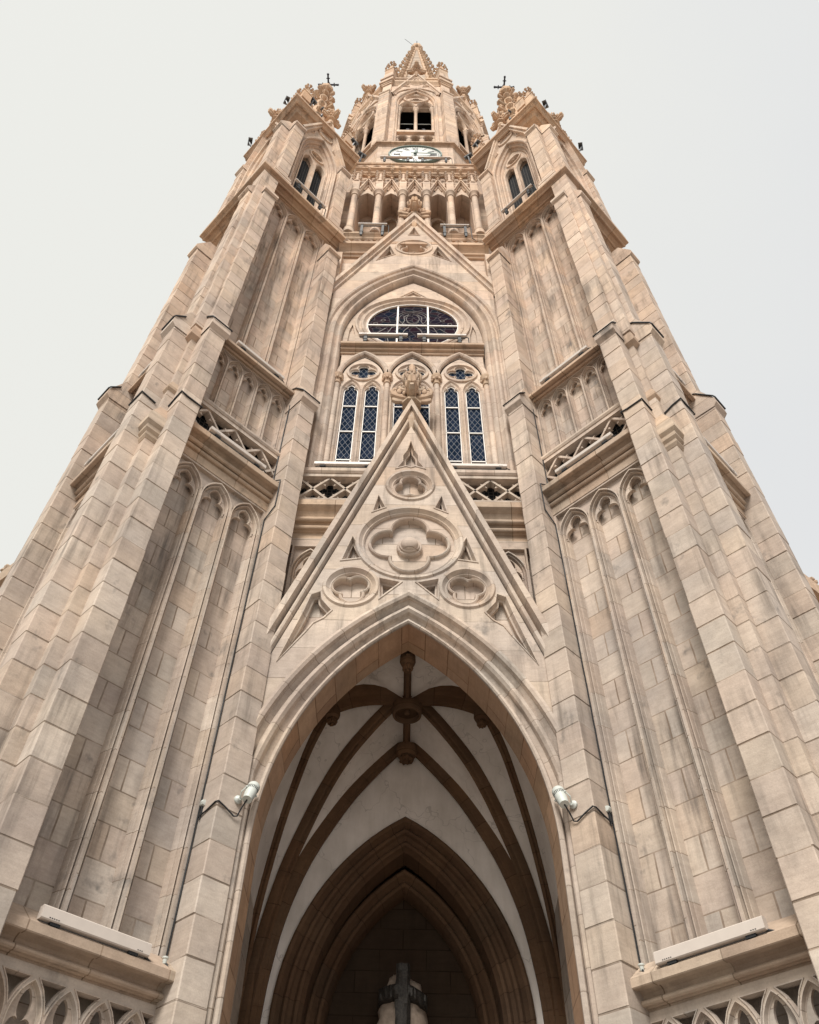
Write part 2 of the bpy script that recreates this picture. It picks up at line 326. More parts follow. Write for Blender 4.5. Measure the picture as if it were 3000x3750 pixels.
    def build(s, name, mat, parent=None, M=None, smooth=32, bevel=0):
        me = bpy.data.meshes.new(name); me.from_pydata(s.v, [], s.f)
        uvl = me.uv_layers.new(name="UVMap"); d = uvl.data; k = 0; flat = []
        for uv in s.uv:
            for q in uv: flat += [q[0], q[1]]
        d.foreach_set('uv', flat)
        if smooth:
            bm = bmesh.new(); bm.from_mesh(me); bmesh.ops.remove_doubles(bm, verts=bm.verts, dist=.0004); bmesh.ops.recalc_face_normals(bm, faces=bm.faces); bm.to_mesh(me); bm.free()
            me.polygons.foreach_set('use_smooth', [True]*len(me.polygons)); me.set_sharp_from_angle(angle=rad(smooth))
        me.materials.append(mat)
        return put(name, me, parent, M)
def put(name, me, parent=None, M=None):
    o = bpy.data.objects.new(name, me); COL.objects.link(o); M = M or Matrix()
    if parent is not None: o.parent = parent; o.matrix_parent_inverse = WM[parent.name].inverted()
    o.matrix_basis = M; WM[o.name] = M.copy(); return o
WM = {}
def link(src, parent, M, name=None):
    o = src.copy(); COL.objects.link(o); o.parent = parent; o.matrix_parent_inverse = WM[parent.name].inverted() if parent else Matrix(); o.matrix_basis = M; WM[o.name] = M.copy(); return o
def tag(o, label, cat, group=None, kind=None):
    if label: o['label'] = label; o['category'] = cat
    if group: o['group'] = group
    if kind: o['kind'] = kind
    return o
def empty(name, loc, rz=0, M=None):
    o = bpy.data.objects.new(name, None); COL.objects.link(o); o.empty_display_size = .2
    o.matrix_basis = M if M else Matrix.Translation(loc) @ Matrix.Rotation(rz, 4, 'Z'); WM[o.name] = o.matrix_basis.copy(); return o
def frame(o, ang): return Matrix.Translation(Vector(o)) @ Matrix.Rotation(ang, 4, 'Z')
# ------------------------------------------------------------------ outlines
def arch(c, a, z0, za, n=12):
    h = za-z0; cx = (h*h-a*a)/(2*a); R = a+cx; th = math.acos(max(-1, min(1, -cx/R))); L = []
    for i in range(n+1):
        t = PI+(th-PI)*i/n; L.append((c+cx+R*cos(t), z0+R*sin(t)))
    return L+[(2*c-x, z) for x, z in reversed(L[:-1])]
def circle(c, z, r, n=32, cw=True):
    return [(c+r*cos((-1 if cw else 1)*2*PI*i/n+PI/2), z+r*sin((-1 if cw else 1)*2*PI*i/n+PI/2)) for i in range(n)]
def foil(c, z, n, rc, rl, rot=PI/2, k=10):
    ph = PI/n; y = rc*sin(ph); L = []
    D = rc*cos(ph)+math.sqrt(max(0, rl*rl-y*y)); be = math.atan2(D*sin(ph), D*cos(ph)-rc)
    for i in range(n):
        a = rot+2*PI*i/n; cx, cz = c+rc*cos(a), z+rc*sin(a)
        for j in range(k+1):
            if j == k and y < rl: continue
            t = a-be+2*be*j/k; L.append((cx+rl*cos(t), cz+rl*sin(t)))
    return L
def trefoil_head(c, w_, zs, k=7, pt=.18, sy=1.0):
    # open path from left jamb over a cusped head to the right jamb; overall half width w_
    c1, r1, c2, r2 = .45*w_, .55*w_, .95*w_, .5*w_; a = math.atan2(c2, c1); L = []
    for j in range(k+1):
        t = PI+(a-PI)*j/k; L.append((-c1+r1*cos(t), r1*sin(t)))
    b0 = a+PI
    for j in range(1, k+1):
        t = b0+(PI/2-b0)*j/k; f = 1+pt*max(0, 1-abs(t-PI/2)/.9); L.append((r2*cos(t)*(1 if j < k else 0), c2+r2*sin(t)*f))
    L = L+[(-x, z) for x, z in reversed(L[:-1])]
    return [(c+x, zs+z*sy) for x, z in L]
def lancet_head(c, w_, zs):
    L = [(-1, 0), (-.99, .22), (-.93, .46), (-.82, .66), (-.68, .80), (-.52, .86), (-.56, .98), (-.57, 1.14), (-.52, 1.34), (-.40, 1.54), (-.22, 1.70), (0, 1.88)]
    return [(c+x*w_, zs+z*w_) for x, z in L]+[(c-x*w_, zs+z*w_) for x, z in reversed(L[:-1])]
def lancet(c, w_, z0, zs): return [(c-w_, z0)]+lancet_head(c, w_, zs)+[(c+w_, z0)]
def arcade(mb, centers, hw, zb, zs, za, zt, s0, s1, q0, depth, prof, cusp=True, n=9, field=-.07, panel=None, fr=.045):
    pb = panel or mb
    for i, c in enumerate(centers):
        xa = s0 if i == 0 else c-hw; xb = s1 if i == len(centers)-1 else c+hw; k0 = .43*random.randint(0, 300)
        b = pb.add([(xa, -(q0-depth), zb), (xb, -(q0-depth), zb), (xb, -(q0-depth), zt), (xa, -(q0-depth), zt)])
        f = lambda x: k0+(x-c+hw)/(2*hw)*.43
        pb.face(range(b, b+4), [(f(xa), zb-ZOFF), (f(xb), zb-ZOFF), (f(xb), zt-ZOFF), (f(xa), zt-ZOFF)])
    off = prof[-1][0]
    for c in centers:
        A = arch(c, hw, zs, za, n)
        mb.sweep([(c-hw, zb)]+A+[(c+hw, zb)], prof)
        # sunk spandrels
        for i in range(len(A)-1):
            (x0, y0), (x1, y1) = A[i], A[i+1]
            o = mb.add([(x0, -(q0+field), y0), (x1, -(q0+field), y1), (x1, -(q0+field), zt), (x0, -(q0+field), zt)]); mb.face(range(o, o+4))
        if cusp:
            w_ = hw-off*.80
            zz = zs-.32*w_; sy = (za-off*1.35-zz)/(1.53*w_)
            T = trefoil_head(c, w_-.012, zz, sy=sy)
            Ai = arch(c, w_+.006, zs, za-off*1.2, n)
            poly = [(c-w_-.006, zz-.03)]+Ai+[(c+w_+.006, zz-.03)]+[(c+w_-.012, zz-.03)]+list(reversed(T))+[(c-w_+.012, zz-.03)]
            mb.plate(poly, [], q0-depth*.46, q0-depth*.68)
            Ts = [(c+(x-c)*1.10, zz+(z-zz)*1.06) for x, z in T]
            mb.sweep(T, [(-.02, q0-depth*.47), (-.017, q0-depth*.38), (-.005, q0-depth*.38), (0, q0-depth*.45)])
    # edge strips left and right and the fillet over the arches
    for a, b_ in ((s0, centers[0]-hw), (centers[-1]+hw, s1)):
        if b_-a > .004: mb.box(a, b_, q0-depth, q0, zb, zt)
    mb.box(s0, s1, q0-depth, q0, zt, zt+fr)
def halfprof(w_, q0, d):   # half a mullion: flat fillet at the centre line, deep hollow, roll, quirk, splay to the panel
    return [(0, q0), (w_*.24, q0), (w_*.26, q0-d*.24), (w_*.33, q0-d*.36), (w_*.42, q0-d*.36), (w_*.46, q0-d*.20), (w_*.54, q0-d*.13), (w_*.63, q0-d*.18), (w_*.67, q0-d*.34), (w_*.69, q0-d*.52), (w_*.80, q0-d*.52), (w_*.90, q0-d*.70), (w_, q0-d)]
# ------------------------------------------------------------------ ornaments (all in local u,-q,z; c is the foot)
def crocket(mb, p, dirv, sz):
    # a leaf hook growing out of an edge at p towards dirv (x,y)
    d = Vector((dirv[0], dirv[1], 0)).normalized(); P = Vector(p); pts = []
    for t, o, h in ((0, 0, -.2), (.3, .35, 0), (.6, .75, .15), (.85, 1.0, .45), (1, .9, .75)): pts.append(P+d*o*sz+Vector((0, 0, h*sz)))
    mb.tube(pts, sz*.3, 6, [.8, .8, .9, 1.0, .7]); e = pts[-1]
    a = math.atan2(d.y, d.x); mb.blob(tuple(e-d*.05*sz), sz*.42, sz*.5, sz*.34, 7, 5, .15, a)
def finial(mb, c, s, arms=4, rot=0.0, stalk=.9, vs=1.35):
    # foliate finial: octagonal stalk, collar, four big curling leaves, an upper ring of small leaves, bud
    c = Vector(c); T = lambda x, y, z: (c.x+x, c.y+y, c.z+z); n0 = len(mb.v)
    mb.lathe(c, [(.06*s, -.5*s), (.34*s, .05*s), (.28*s, stalk*s*.5), (.22*s, stalk*s)], 8, PI/8); z0 = stalk*s
    mb.lathe(T(0, 0, z0), [(.22*s, 0), (.36*s, .05*s), (.46*s, .10*s), (.46*s, .24*s), (.38*s, .30*s), (.24*s, .34*s), (.2*s, .42*s), (.19*s, .9*s), (.17*s, 1.7*s), (.14*s, 2.0*s)], 8, PI/8)
    def leaf(a, h0, R, f):
        ca, sa = cos(a), sin(a); P = lambda o, t, h: T((ca*o-sa*t)*s, (sa*o+ca*t)*s, h0+h*s); f *= s
        mb.tube([P(.05, 0, -.13), P(.4*R, 0, -.15), P(.75*R, 0, -.13), P(.92*R, 0, -.06)], .13*f, 8, [.9, 1.0, 1.1, .8])
        for t in (-1, 1):
            mb.tube([P(.10, .09*t, -.10), P(.38*R, .13*t, -.06), P(.68*R, .13*t, .0), P(.90*R, .10*t, .10), P(.96*R, .08*t, .24), P(.84*R, .08*t, .36), P(.72*R, .10*t, .33)], .105*f, 8, [.8, 1.0, 1.15, 1.2, 1.0, .8, .5])
            mb.tube([P(.14, .10*t, .10), P(.32*R, .20*t, .20), P(.52*R, .25*t, .20), P(.62*R, .22*t, .32), P(.52*R, .20*t, .40)], .075*f, 7, [.9, 1.0, 1.2, 1.0, .6])
            mb.blob(P(.60*R, .23*t, .12), .13*f, .09*f, .13*f, 10, 7, .05, a, -.3); mb.blob(P(.36*R, .24*t, .04), .10*f, .09*f, .10*f, 9, 6, .06, a)
            mb.blob(P(.26*R, .20*t, .34), .10*f, .08*f, .11*f, 9, 6, .06, a); mb.blob(P(.80*R, .16*t, .14), .09*f, .07*f, .10*f, 8, 6, .06, a)
            mb.tube([P(.10, .05*t, .18), P(.26*R, .07*t, .42), P(.42*R, .07*t, .52), P(.50*R, .06*t, .42)], .07*f, 7, [1.1, 1.1, 1.1, .6])
    for k in range(arms): leaf(rot+2*PI*k/arms, z0+.60*s, .96, .95)
    for k in range(arms): leaf(rot+PI/arms+2*PI*k/arms, z0+1.25*s, .52, .55)
    for k in range(7):
        a = 2*PI*k/7; mb.blob(T(.19*s*cos(a), .19*s*sin(a), z0+1.85*s), .085*s, .085*s, .07*s, 7, 5)
    mb.lathe(T(0, 0, z0+1.7*s), [(.15*s, 0), (.15*s, .55*s), (.1*s, .62*s)], 8, PI/8)
    zz = c.z+z0+.4*s
    for i in range(n0, len(mb.v)):
        x, y, z = mb.v[i]
        if z > zz: mb.v[i] = (x, y, zz+(z-zz)*vs)
def small_pinnacle(mb, c, wd, h):
    # little square block with gablets and a crocketed cap
    c = Vector(c); x, y, z = c
    mb.box(x-wd/2, x+wd/2, -y-wd/2, -y+wd/2, z, z+h*.4)
    mb.lathe((x, y, z+h*.4), [(wd*.78, 0), (wd*.78, h*.04), (wd*.5, h*.1), (wd*.32, h*.35), (wd*.16, h*.55)], 4, PI/4)
    for k in range(4):
        a = PI/4+k*PI/2
        for t in (.12, .3, .46): crocket(mb, (x+cos(a)*wd*(.5-t*.6), y+sin(a)*wd*(.5-t*.6), z+h*(.45+t)), (cos(a), sin(a)), wd*.28)
        crocket(mb, (x+cos(a-PI/4)*.02, y+sin(a-PI/4)*.02, z+h*.93), (cos(a-PI/4), sin(a-PI/4)), wd*.36)
    mb.blob((x, y, z+h), wd*.16, wd*.16, wd*.2, 7, 5)
# ================================================================== CATHEDRAL
cath = empty("cathedral", (0, 13.26, GZ))
tag(cath, "tall neo gothic sandstone cathedral tower with clock, corner turrets and pointed portal", "cathedral")
V0 = Vector((-3.96, 7.15, 0)); SIDE = 2.7; d_ = SIDE/S2
FR = {('L', 0): frame(V0, PI/4), ('L', 1): frame(V0+Vector((-d_, d_, 0)), -PI/4),
      ('R', 0): frame(Vector((3.96-d_, 7.15+d_, 0)), -PI/4), ('R', 1): frame(Vector((3.96, 7.15, 0)), PI/4)}
TUR = {}
def solid_prism(mb, poly, z0, z1):
    n = len(poly); b = mb.add([(x, y, z) for z in (z0, z1) for x, y in poly])
    for i in range(n): j = (i+1) % n; mb.face((b+i, b+j, b+n+j, b+n+i))
    mb.face(range(b+n, b+2*n)); mb.face(range(b+n-1, b-1, -1))
for sd_, sx in (('L', -1), ('R', 1)):
    cx, cy = 3.96*sx, 7.15+d_
    mb = MB(); mb.box_uv()
    for off, z0, z1 in ((-.32, GZ, 10.9), (-.36, 10.9, 14.0), (-.48, 14.0, 22.6), (-.62, 22.6, 30.3)):
        h = d_+off*S2; solid_prism(mb, [(cx, cy-h), (cx+h, cy), (cx, cy+h), (cx-h, cy)], z0, z1)
    TUR[sd_] = mb.build("corner_turret", M_ASH, cath, smooth=0)
def on_faces(src_fn, names=None, parts=None):
    # build once in the face frame on the first face, then link copies onto the other three faces
    o = None
    for key in (('L', 0), ('L', 1), ('R', 0), ('R', 1)):
        if o is None: o = src_fn(TUR[key[0]], FR[key])
        else: link(o, TUR[key[0]], FR[key])
    return o
# --- buttresses: two per face, laid in courses, with weathered caps
def buttress(s0, s1):
    def fn(par, M):
        mb = MB().rows()
        mb.stack(s0, s1, -.3, .353, GZ, 13.5)
        # cap: drip moulding and slope back to the upper pilaster
        e = .075; sa, sb = s0-.015, s1+.015
        pr = [(.353, 13.44), (.37, 13.46), (.353+e, 13.53), (.353+e, 13.66), (.17, 14.25), (-.3, 14.3)]
        mb.grid([[(sa, -q, z) for q, z in pr], [(sb, -q, z) for q, z in pr]])
        for s in (sa, sb):
            b = mb.add([(s, -q, z) for q, z in pr]+[(s, .3, 13.46)]); mb.face(range(b, b+len(pr)+1))
        return mb.build("buttress", M_ROWS, par, M, smooth=25)
    return fn
on_faces(buttress(.09, .455)); on_faces(buttress(2.245, 2.61))
def pilaster(s0, s1, z0, z1, q, zc, back=-.5, base=False):
    def fn(par, M):
        mb = MB().rows(); mb.stack(s0, s1, back, q, z0, z1, h=.4)
        e = .075; pr = [(q, z1-.05), (q+.02, z1-.03), (q+e, z1+.02), (q+e, z1+.13), (q-.2, zc), (back, zc)]; sa, sb = s0-.02, s1+.02
        mb.grid([[(sa, -a, z) for a, z in pr], [(sb, -a, z) for a, z in pr]])
        for s in (sa, sb):
            b = mb.add([(s, -a, z) for a, z in pr]+[(s, -back, z1-.04)]); mb.face(range(b, b+len(pr)+1))
        if base:
            for k, (ex, za, zb) in enumerate(((.03, .30, .42), (.08, .16, .30), (.05, .05, .16), (.1, -.06, .05))): mb.box(s0-ex, s1+ex, back, q+ex, z0+za, z0+zb)
        return mb.build("pilaster", M_ROWS, par, M, smooth=25)
    return fn
on_faces(pilaster(.09, .455, 14.05, 21.0, .18, 21.75)); on_faces(pilaster(2.245, 2.61, 14.05, 21.0, .18, 21.75))
on_faces(pilaster(.20, .575, 22.7, 27.5, .10, 28.2, base=True)); on_faces(pilaster(2.125, 2.50, 22.7, 27.5, .10, 28.2, base=True))
# --- lower arcade (three tall blind arches), five arch gallery, upper arcade
def blind(name, centers, hw, zb, zs, za, zt, s0, s1, q0, depth, wd, field=-.07, n=9):
    mbp, mbt = MB(), MB().rows()
    arcade(mbt, centers, hw, zb, zs, za, zt, s0, s1, q0, depth, halfprof(wd, q0, depth), panel=mbp, field=field, n=n)
    def f1(par, M): return mbp.build("wall_panel", M_WALL, par, M, smooth=0)
    def f2(par, M): return mbt.build(name, M_TRIM, par, M)
    on_faces(f1); on_faces(f2)
blind("blind_arcade", [1.35-.571, 1.35, 1.35+.571], .2855, 3.42, 9.88, 10.34, 10.37, .455, 2.245, 0.0, .20, .09)
blind("arcaded_gallery", [1.35+.35*k for k in (-2, -1, 0, 1, 2)], .175, 12.12, 13.58, 13.9, 13.92, .455, 2.245, -.10, .14, .058, field=-.07)
blind("blind_arcade", [1.35-.6, 1.35, 1.35+.6], .30, 14.35, 21.93, 22.42, 22.44, .40, 2.30, -.25, .20, .093)
# --- base stage: tracery of interlacing arches before a recessed wall
def base_tracery(par, M):
    mb = MB().rows(); q0 = .015
    cs = [1.35+.35*k for k in (-2, -1, 0, 1, 2)]; hs = []
    for c in cs:
        A = arch(c, .148, 2.57, 2.88, 10); op = [(c-.148, .9)]+A+[(c+.148, .9)]; hs.append(list(reversed(op)))
        mb.sweep(op, [(-.016, q0-.01), (-.013, q0+.014), (-.003, q0+.014), (.008, q0-.035), (.014, q0-.04), (.014, q0-.11)])
        zz = 2.47; w_ = .134; T = trefoil_head(c, w_-.014, zz, sy=(2.83-zz)/(1.53*(w_-.014)))
        mb.plate([(c-w_-.012, zz-.5)]+arch(c, .144, 2.57, 2.872, 10)+[(c+w_+.012, zz-.5), (c+w_-.014, zz-.5)]+list(reversed(T))+[(c-w_+.014, zz-.5)], [], q0-.045, q0-.085)
    for k in range(6):
        c = 1.35+.35*(k-3)
        t = [(c+.175, 2.67), (c+.148, 2.75), (c+.108, 2.83), (c+.05, 2.905), (c+.30, 2.905), (c+.242, 2.83), (c+.202, 2.75)]
        t = [(min(2.235, max(.465, x)), z) for x, z in t]
        if k in (0, 5): t = [p for i, p in enumerate(t) if i == 0 or t[i-1] != p]
        hs.append(t)
        mb.sweep(t, [(-.012, q0-.01), (-.01, q0+.01), (0, q0+.01), (.01, q0-.05)], closed=True)
    mb.plate([(.455, .85), (2.245, .85), (2.245, 3.0), (.455, 3.0)], hs, q0, q0-.10)
    mb.box_uv(); mb.plate([(.455, GZ), (2.245, GZ), (2.245, 3.0), (.455, 3.0)], [], q0-.24, q0-.24, walls=False); mb.box(.455, 2.245, -.2, q0, GZ, .86)
    return mb.build("tracery_arcade", M_TRIM, par, M)
on_faces(base_tracery)
# --- cornices between the buttresses
def cornice(name, prof, s0=.40, s1=2.30, mat=None):
    def fn(par, M):
        mb = MB(); mb.sweep([(s0, 0), (s1, 0)], [(q, z) for q, z in prof], plane='H')
        # ends
        for s in (s0, s1): b = mb.add([(s, -q, z) for q, z in prof]); mb.face(range(b, b+len(prof)), [(20, .2)]*len(prof))
        return mb.build(name, mat or M_CORN, par, M, smooth=28)
    on_faces(fn)
def roll(q, z, r, a0, a1, n=6): return [(q+r*cos(a0+(a1-a0)*i/n), z+r*sin(a0+(a1-a0)*i/n)) for i in range(n+1)]
LC = [(-.3, 2.9), (.0, 2.9), (.0, 2.94), (.03, 2.94)]+roll(.075, 2.985, .042, -PI*.75, PI*.45)+[(.06, 3.03), (.05, 3.06), (.06, 3.10), (.09, 3.13), (.13, 3.14), (.15, 3.14), (.15, 3.115), (.225, 3.115), (.235, 3.13)]
cornice("lower_cornice", [(q, 3.245-(3.245-z)*.72) for q, z in LC]+[(.235, 3.245), (.22, 3.255), (-.02, 3.44), (-.3, 3.46)])
cornice("middle_cornice", [(-.3, 10.41), (.012, 10.41), (.012, 10.585), (.0, 10.60), (.015, 10.605)]+roll(.035, 10.64, .036, -PI*.7, PI*.55)+[(.018, 10.69), (.02, 10.705)]+roll(.075, 10.735, .042, -PI*.75, PI*.55)+[(.055, 10.79), (.06, 10.81), (.10, 10.84), (.15, 10.85), (.165, 10.85), (.165, 10.83), (.225, 10.83), (.235, 10.84), (.235, 10.945), (.0, 11.10), (-.3, 11.1)])
cornice("gallery_cornice", [(-.4, 13.955), (-.08, 13.955)]+roll(-.05, 13.965, .03, -PI*.6, PI*.4)+[(-.03, 13.985), (-.02, 14.0), (.02, 14.0), (.03, 13.95), (.09, 13.945), (.10, 13.95), (.10, 14.02), (-.2, 14.32), (-.5, 14.34)])
# --- fretted balustrade under the gallery: lattice of cusped diamonds before dark netted openings
def fret(mb, s0, s1, z0, z1, q, pitch, ph, d=.12, t=.05, back=-.22, net=None):
    mb.box(s0, s1, q-d, q+.035, z1, z1+.10); mb.box(s0, s1, q-d, q+.01, z0-.08, z0+.03)
    zm = (z0+z1)/2; h = z1-z0+.03
    import itertools
    k0 = math.floor((s0-ph)/pitch)-1
    for k in range(k0, k0+int((s1-s0)/pitch)+4):
        for sg in (1, -1):
            a, b = ph+k*pitch-pitch/2, ph+k*pitch+pitch/2
            za, zb = (z0, z1) if sg > 0 else (z1, z0)
            # clip to s0..s1
            t0 = max(0, (s0-a)/(b-a)); t1 = min(1, (s1-a)/(b-a))
            if t1-t0 < .04: continue
            P = lambda tt: (a+(b-a)*tt, za+(zb-za)*tt)
            (xa, ya), (xb, yb) = P(t0), P(t1)
            mb.bar3((xa, -(q-d/2), ya), (xb, -(q-d/2), yb), d, t, up=(0, -1, 0)) if False else mb.bar3((xa, -(q-d/2), ya), (xb, -(q-d/2), yb), t, d, up=(0, -1, 0))
            # cusps
            for tt in (.22, .78):
                if t0 < tt < t1:
                    x, y = P(tt); nx, ny = (-(zb-za), (b-a)); L = math.hypot(nx, ny); nx, ny = nx/L, ny/L; ex, ey = (b-a)/L, (zb-za)/L
                    for sgn in (1, -1):
                        mb.plate([(x-ex*.075, y-ey*.075), (x-ex*.02+nx*sgn*.035, y-ey*.02+ny*sgn*.035), (x+nx*sgn*.085, y+ny*sgn*.085), (x+ex*.02+nx*sgn*.035, y+ey*.02+ny*sgn*.035), (x+ex*.075, y+ey*.075)], [], q-.03, q-d+.02)
def balustrade(par, M):
    mb = MB().rows(); fret(mb, .455, 2.245, 11.17, 11.83, -.02, .574, .455+.574-.0, d=.13, t=.042)
    return mb.build("fret_balustrade", M_TRIM, par, M, smooth=25)
on_faces(balustrade)
def netting(par, M):
    mb = MB(); mb.box_uv(); mb.plate([(.455, 11.1), (2.245, 11.1), (2.245, 11.95), (.455, 11.95)], [], -.26, -.26, walls=False)
    return mb.build("dark_netted_opening", M_NET, par, M, smooth=0)
on_faces(netting)
def rail_slope(par, M):
    mb = MB().rows(); pr = [(-.15, 11.90), (.03, 11.92), (.05, 11.96), (.05, 12.0), (-.1, 12.16), (-.3, 12.16)]
    mb.grid([[(s, -q, z) for q, z in pr] for s in (.455, 2.245)]); return mb.build("balustrade_rail", M_TRIM, par, M, smooth=0)
on_faces(rail_slope)
# --- the three storey corner piece at the turret's front edge, and its stepped caps
def square_at(mb, cx, cy, h, z0, z1, hh=None):
    hh = h if hh is None else hh
    b = mb.add([(cx, cy-h, z0), (cx+h, cy, z0), (cx, cy+h, z0), (cx-h, cy, z0), (cx, cy-hh, z1), (cx+hh, cy, z1), (cx, cy+hh, z1), (cx-hh, cy, z1)])
    for f in ((0, 1, 5, 4), (1, 2, 6, 5), (2, 3, 7, 6), (3, 0, 4, 7), (4, 5, 6, 7), (3, 2, 1, 0)): mb.face([b+i for i in f])
for sd_, sx in (('L', -1), ('R', 1)):
    x0 = 3.96*sx; par = TUR[sd_]
    mb = MB().rows(); yc = 7.35
    for h, z0, z1 in ((.30, GZ, 10.15), (.25, 10.5, 11.6), (.225, 11.6, 13.45), (.33, 13.7, 22.4)):
        z = z0
        zz = math.ceil((z0-ZOFF)/.4+.05)*.4+ZOFF
        while z < z1-1e-3:
            e = min(z1, zz); square_at(mb, x0, yc, h-.006, z, z+.006, h); square_at(mb, x0, yc, h, z+.006, e-.006); square_at(mb, x0, yc, h, e-.006, e, h-.006); z = e; zz += .4
    mb.build("corner_pier", M_ROWS, par, smooth=25)
    for h, z0, z1, h1 in ((.31, 10.08, 10.14, .35), (.35, 10.14, 10.20, .35), (.35, 10.20, 10.25, .40), (.40, 10.25, 10.33, .40), (.40, 10.33, 10.39, .46), (.46, 10.39, 10.55, .46), (.46, 10.55, 11.0, .25),
                        (.25, 11.50, 11.56, .30), (.30, 11.56, 11.62, .30), (.30, 11.62, 11.85, .21), (.23, 13.28, 13.35, .34), (.34, 13.35, 13.52, .34), (.34, 13.52, 14.0, .2)):
        if z0 in (10.08, 11.50, 13.28): mb = MB().rows()
        square_at(mb, x0, yc, h, z0, z1, h1)
        if z1 in (11.0, 11.85, 14.0): mb.build("corner_cap", M_CORN, par, smooth=25)
# --- cornices running round each turret (plan polylines) and crown
def ring_path(sx, off):
    cx, cy = 3.96*sx, 7.15+d_; h = d_+off*S2
    return [(cx-h, cy), (cx, cy-h), (cx+h, cy)]
for sd_, sx in (('L', -1), ('R', 1)):
    par = TUR[sd_]
    mb = MB(); P = ring_path(sx, 0)
    pr = [(-.5, 22.46), (-.20, 22.46), (-.19, 22.485)]+roll(-.145, 22.50, .035, -PI*.75, PI*.3)+[(-.09, 22.545), (-.02, 22.56), (.03, 22.525)]+roll(.06, 22.525, .03, -PI*.8, PI*.2)+[(.10, 22.55), (.185, 22.55), (.20, 22.56), (.20, 22.655), (.18, 22.665), (-.12, 22.9), (-.5, 22.92)]
    mb.sweep(P, pr, plane='H'); mb.build("main_cornice", M_CORN, par, smooth=28)
    mb = MB(); pr = [(-.6, 29.55), (-.16, 29.55), (-.14, 29.62), (-.09, 29.70), (-.02, 29.74), (.0, 29.70), (.05, 29.72), (.06, 29.80), (.12, 29.86), (.17, 29.87), (.17, 30.0), (-.1, 30.15), (-.1, 30.55), (-.06, 30.58), (-.06, 30.68), (-.3, 30.75), (-.6, 30.75)]
    mb.sweep(P, pr, plane='H'); mb.build("crown_cornice", M_CORN, par, smooth=28)
# --- turret stage: gable with window
def tur_gable(par, M):
    mb = MB().rows(); c = 1.35
    win = [(c-.47, 23.3)]+arch(c, .47, 26.6, 28.0, 12)+[(c+.47, 23.3)]
    out = [(c-.80, 22.75), (c-.80, 28.3), (c, 30.9), (c+.80, 28.3), (c+.80, 22.75)]
    big = [(c-.69, 22.75)]+arch(c, .69, 26.9, 28.85, 12)+[(c+.69, 22.75)]
    outl = out[1:4]
    # wall plate around the window (left, right and gable field)
    mb.plate([(c-.80, 22.75), (c-.80, 28.3), (c, 30.9), (c+.80, 28.3), (c+.80, 22.75)]+list(reversed(big)), [], -.08, -.5)
    # recessed roll mouldings of the window arch
    mb.sweep([(c-.72, 22.75)]+arch(c, .72, 26.9, 28.93, 12)+[(c+.72, 22.75)], [(0, -.09), (0, -.02), (.03, 0), (.06, -.02), (.06, -.1), (.10, -.14), (.13, -.11), (.15, -.14), (.15, -.20), (.18, -.23), (.22, -.20), (.25, -.26), (.25, -.5)])
    # gable coping
    mb.sweep([(c-.93, 28.0), (c, 31.0), (c+.93, 28.0)], [(0, -.5), (0, .10), (.08, .10), (.09, .04), (.12, .03), (.14, .05), (.17, .05), (.18, -.02), (.2, -.08)])
    # pierced ornaments in the gable field
    for (a, z, r) in ((c, 29.50, .26),):
        mb.sweep(circle(a, z, r, 20), [(-.05, -.08), (-.04, -.03), (0, -.03), (.02, -.09), (.02, -.3)], closed=True)
        mb.plate(circle(a, z, r, 20), [foil(a, z, 3, .085, .095, PI/2, 8)], -.11, -.25)
    for sgn in (-1, 1):
        t = [(c+sgn*.42, 28.85), (c+sgn*.60, 28.62), (c+sgn*.42, 29.15)]
        mb.sweep(t if sgn < 0 else list(reversed(t)), [(-.03, -.09), (-.02, -.04), (0, -.04), (.01, -.12)], closed=True)
    mb.sweep([(c-.13, 29.95), (c, 30.35), (c+.13, 29.95)], [(-.03, -.09), (-.02, -.04), (0, -.04), (.01, -.12)], closed=True)
    return mb.build("turret_gable", M_TRIM, par, M)
on_faces(tur_gable)
def tur_window(par, M):
    mb = MB().rows(); c = 1.35
    inn = [(c-.48, 22.9)]+arch(c, .48, 27.0, 28.45, 12)+[(c+.48, 22.9)]
    L1 = [(c-.44, 23.0)]+arch(c-.24, .20, 26.75, 27.2, 7)+[(c-.04, 23.0)]; L2 = [(2*c-x, z) for x, z in reversed(L1)]
    mb.plate(inn, [list(reversed(L1)), list(reversed(L2)), foil(c, 27.62, 4, .13, .11, PI/4, 6)], -.25, -.40)
    mb.sweep(circle(c, 27.62, .27, 20), [(-.03, -.26), (-.02, -.20), (.02, -.20), (.03, -.27)], closed=True)
    mb.sweep(L1, [(-.03, -.26), (-.03, -.20), (.01, -.22), (.03, -.33)]); mb.sweep(L2, [(-.03, -.26), (-.03, -.20), (.01, -.22), (.03, -.33)])
    mb.box(c-.05, c+.05, -.42, -.19, 22.8, 26.8)
    mb.box(c-.5, c+.5, -.5, -.10, 22.7, 22.85)
    return mb.build("tracery_window", M_TRIM, par, M)
on_faces(tur_window)
def tur_mesh(par, M):
    mb = MB(); mb.box_uv(); c = 1.35
    for k in (-1, 1): mb.plate([(c+k*.24-.21, 22.85)]+arch(c+k*.24, .21, 26.6, 27.05, 6)+[(c+k*.24+.21, 22.85)], [], -.405, -.405, walls=False)
    return mb.build("window_mesh", M_NET, par, M, smooth=0)
on_faces(tur_mesh)
def tur_finial(par, M):
    mb = MB().rows(); finial(mb, (1.35, -.0, 30.75), .42, 4, 0, .9); return mb.build("gable_finial", M_CARVE, par, M)
on_faces(tur_finial)
def merlons(s):
    def fn(par, M):
        mb = MB().rows(); small_pinnacle(mb, (s, .12, 30.7), .34, 2.0); return mb.build("corner_pinnacle", M_CARVE, par, M)
    return fn
on_faces(merlons(.22)); on_faces(merlons(2.25))
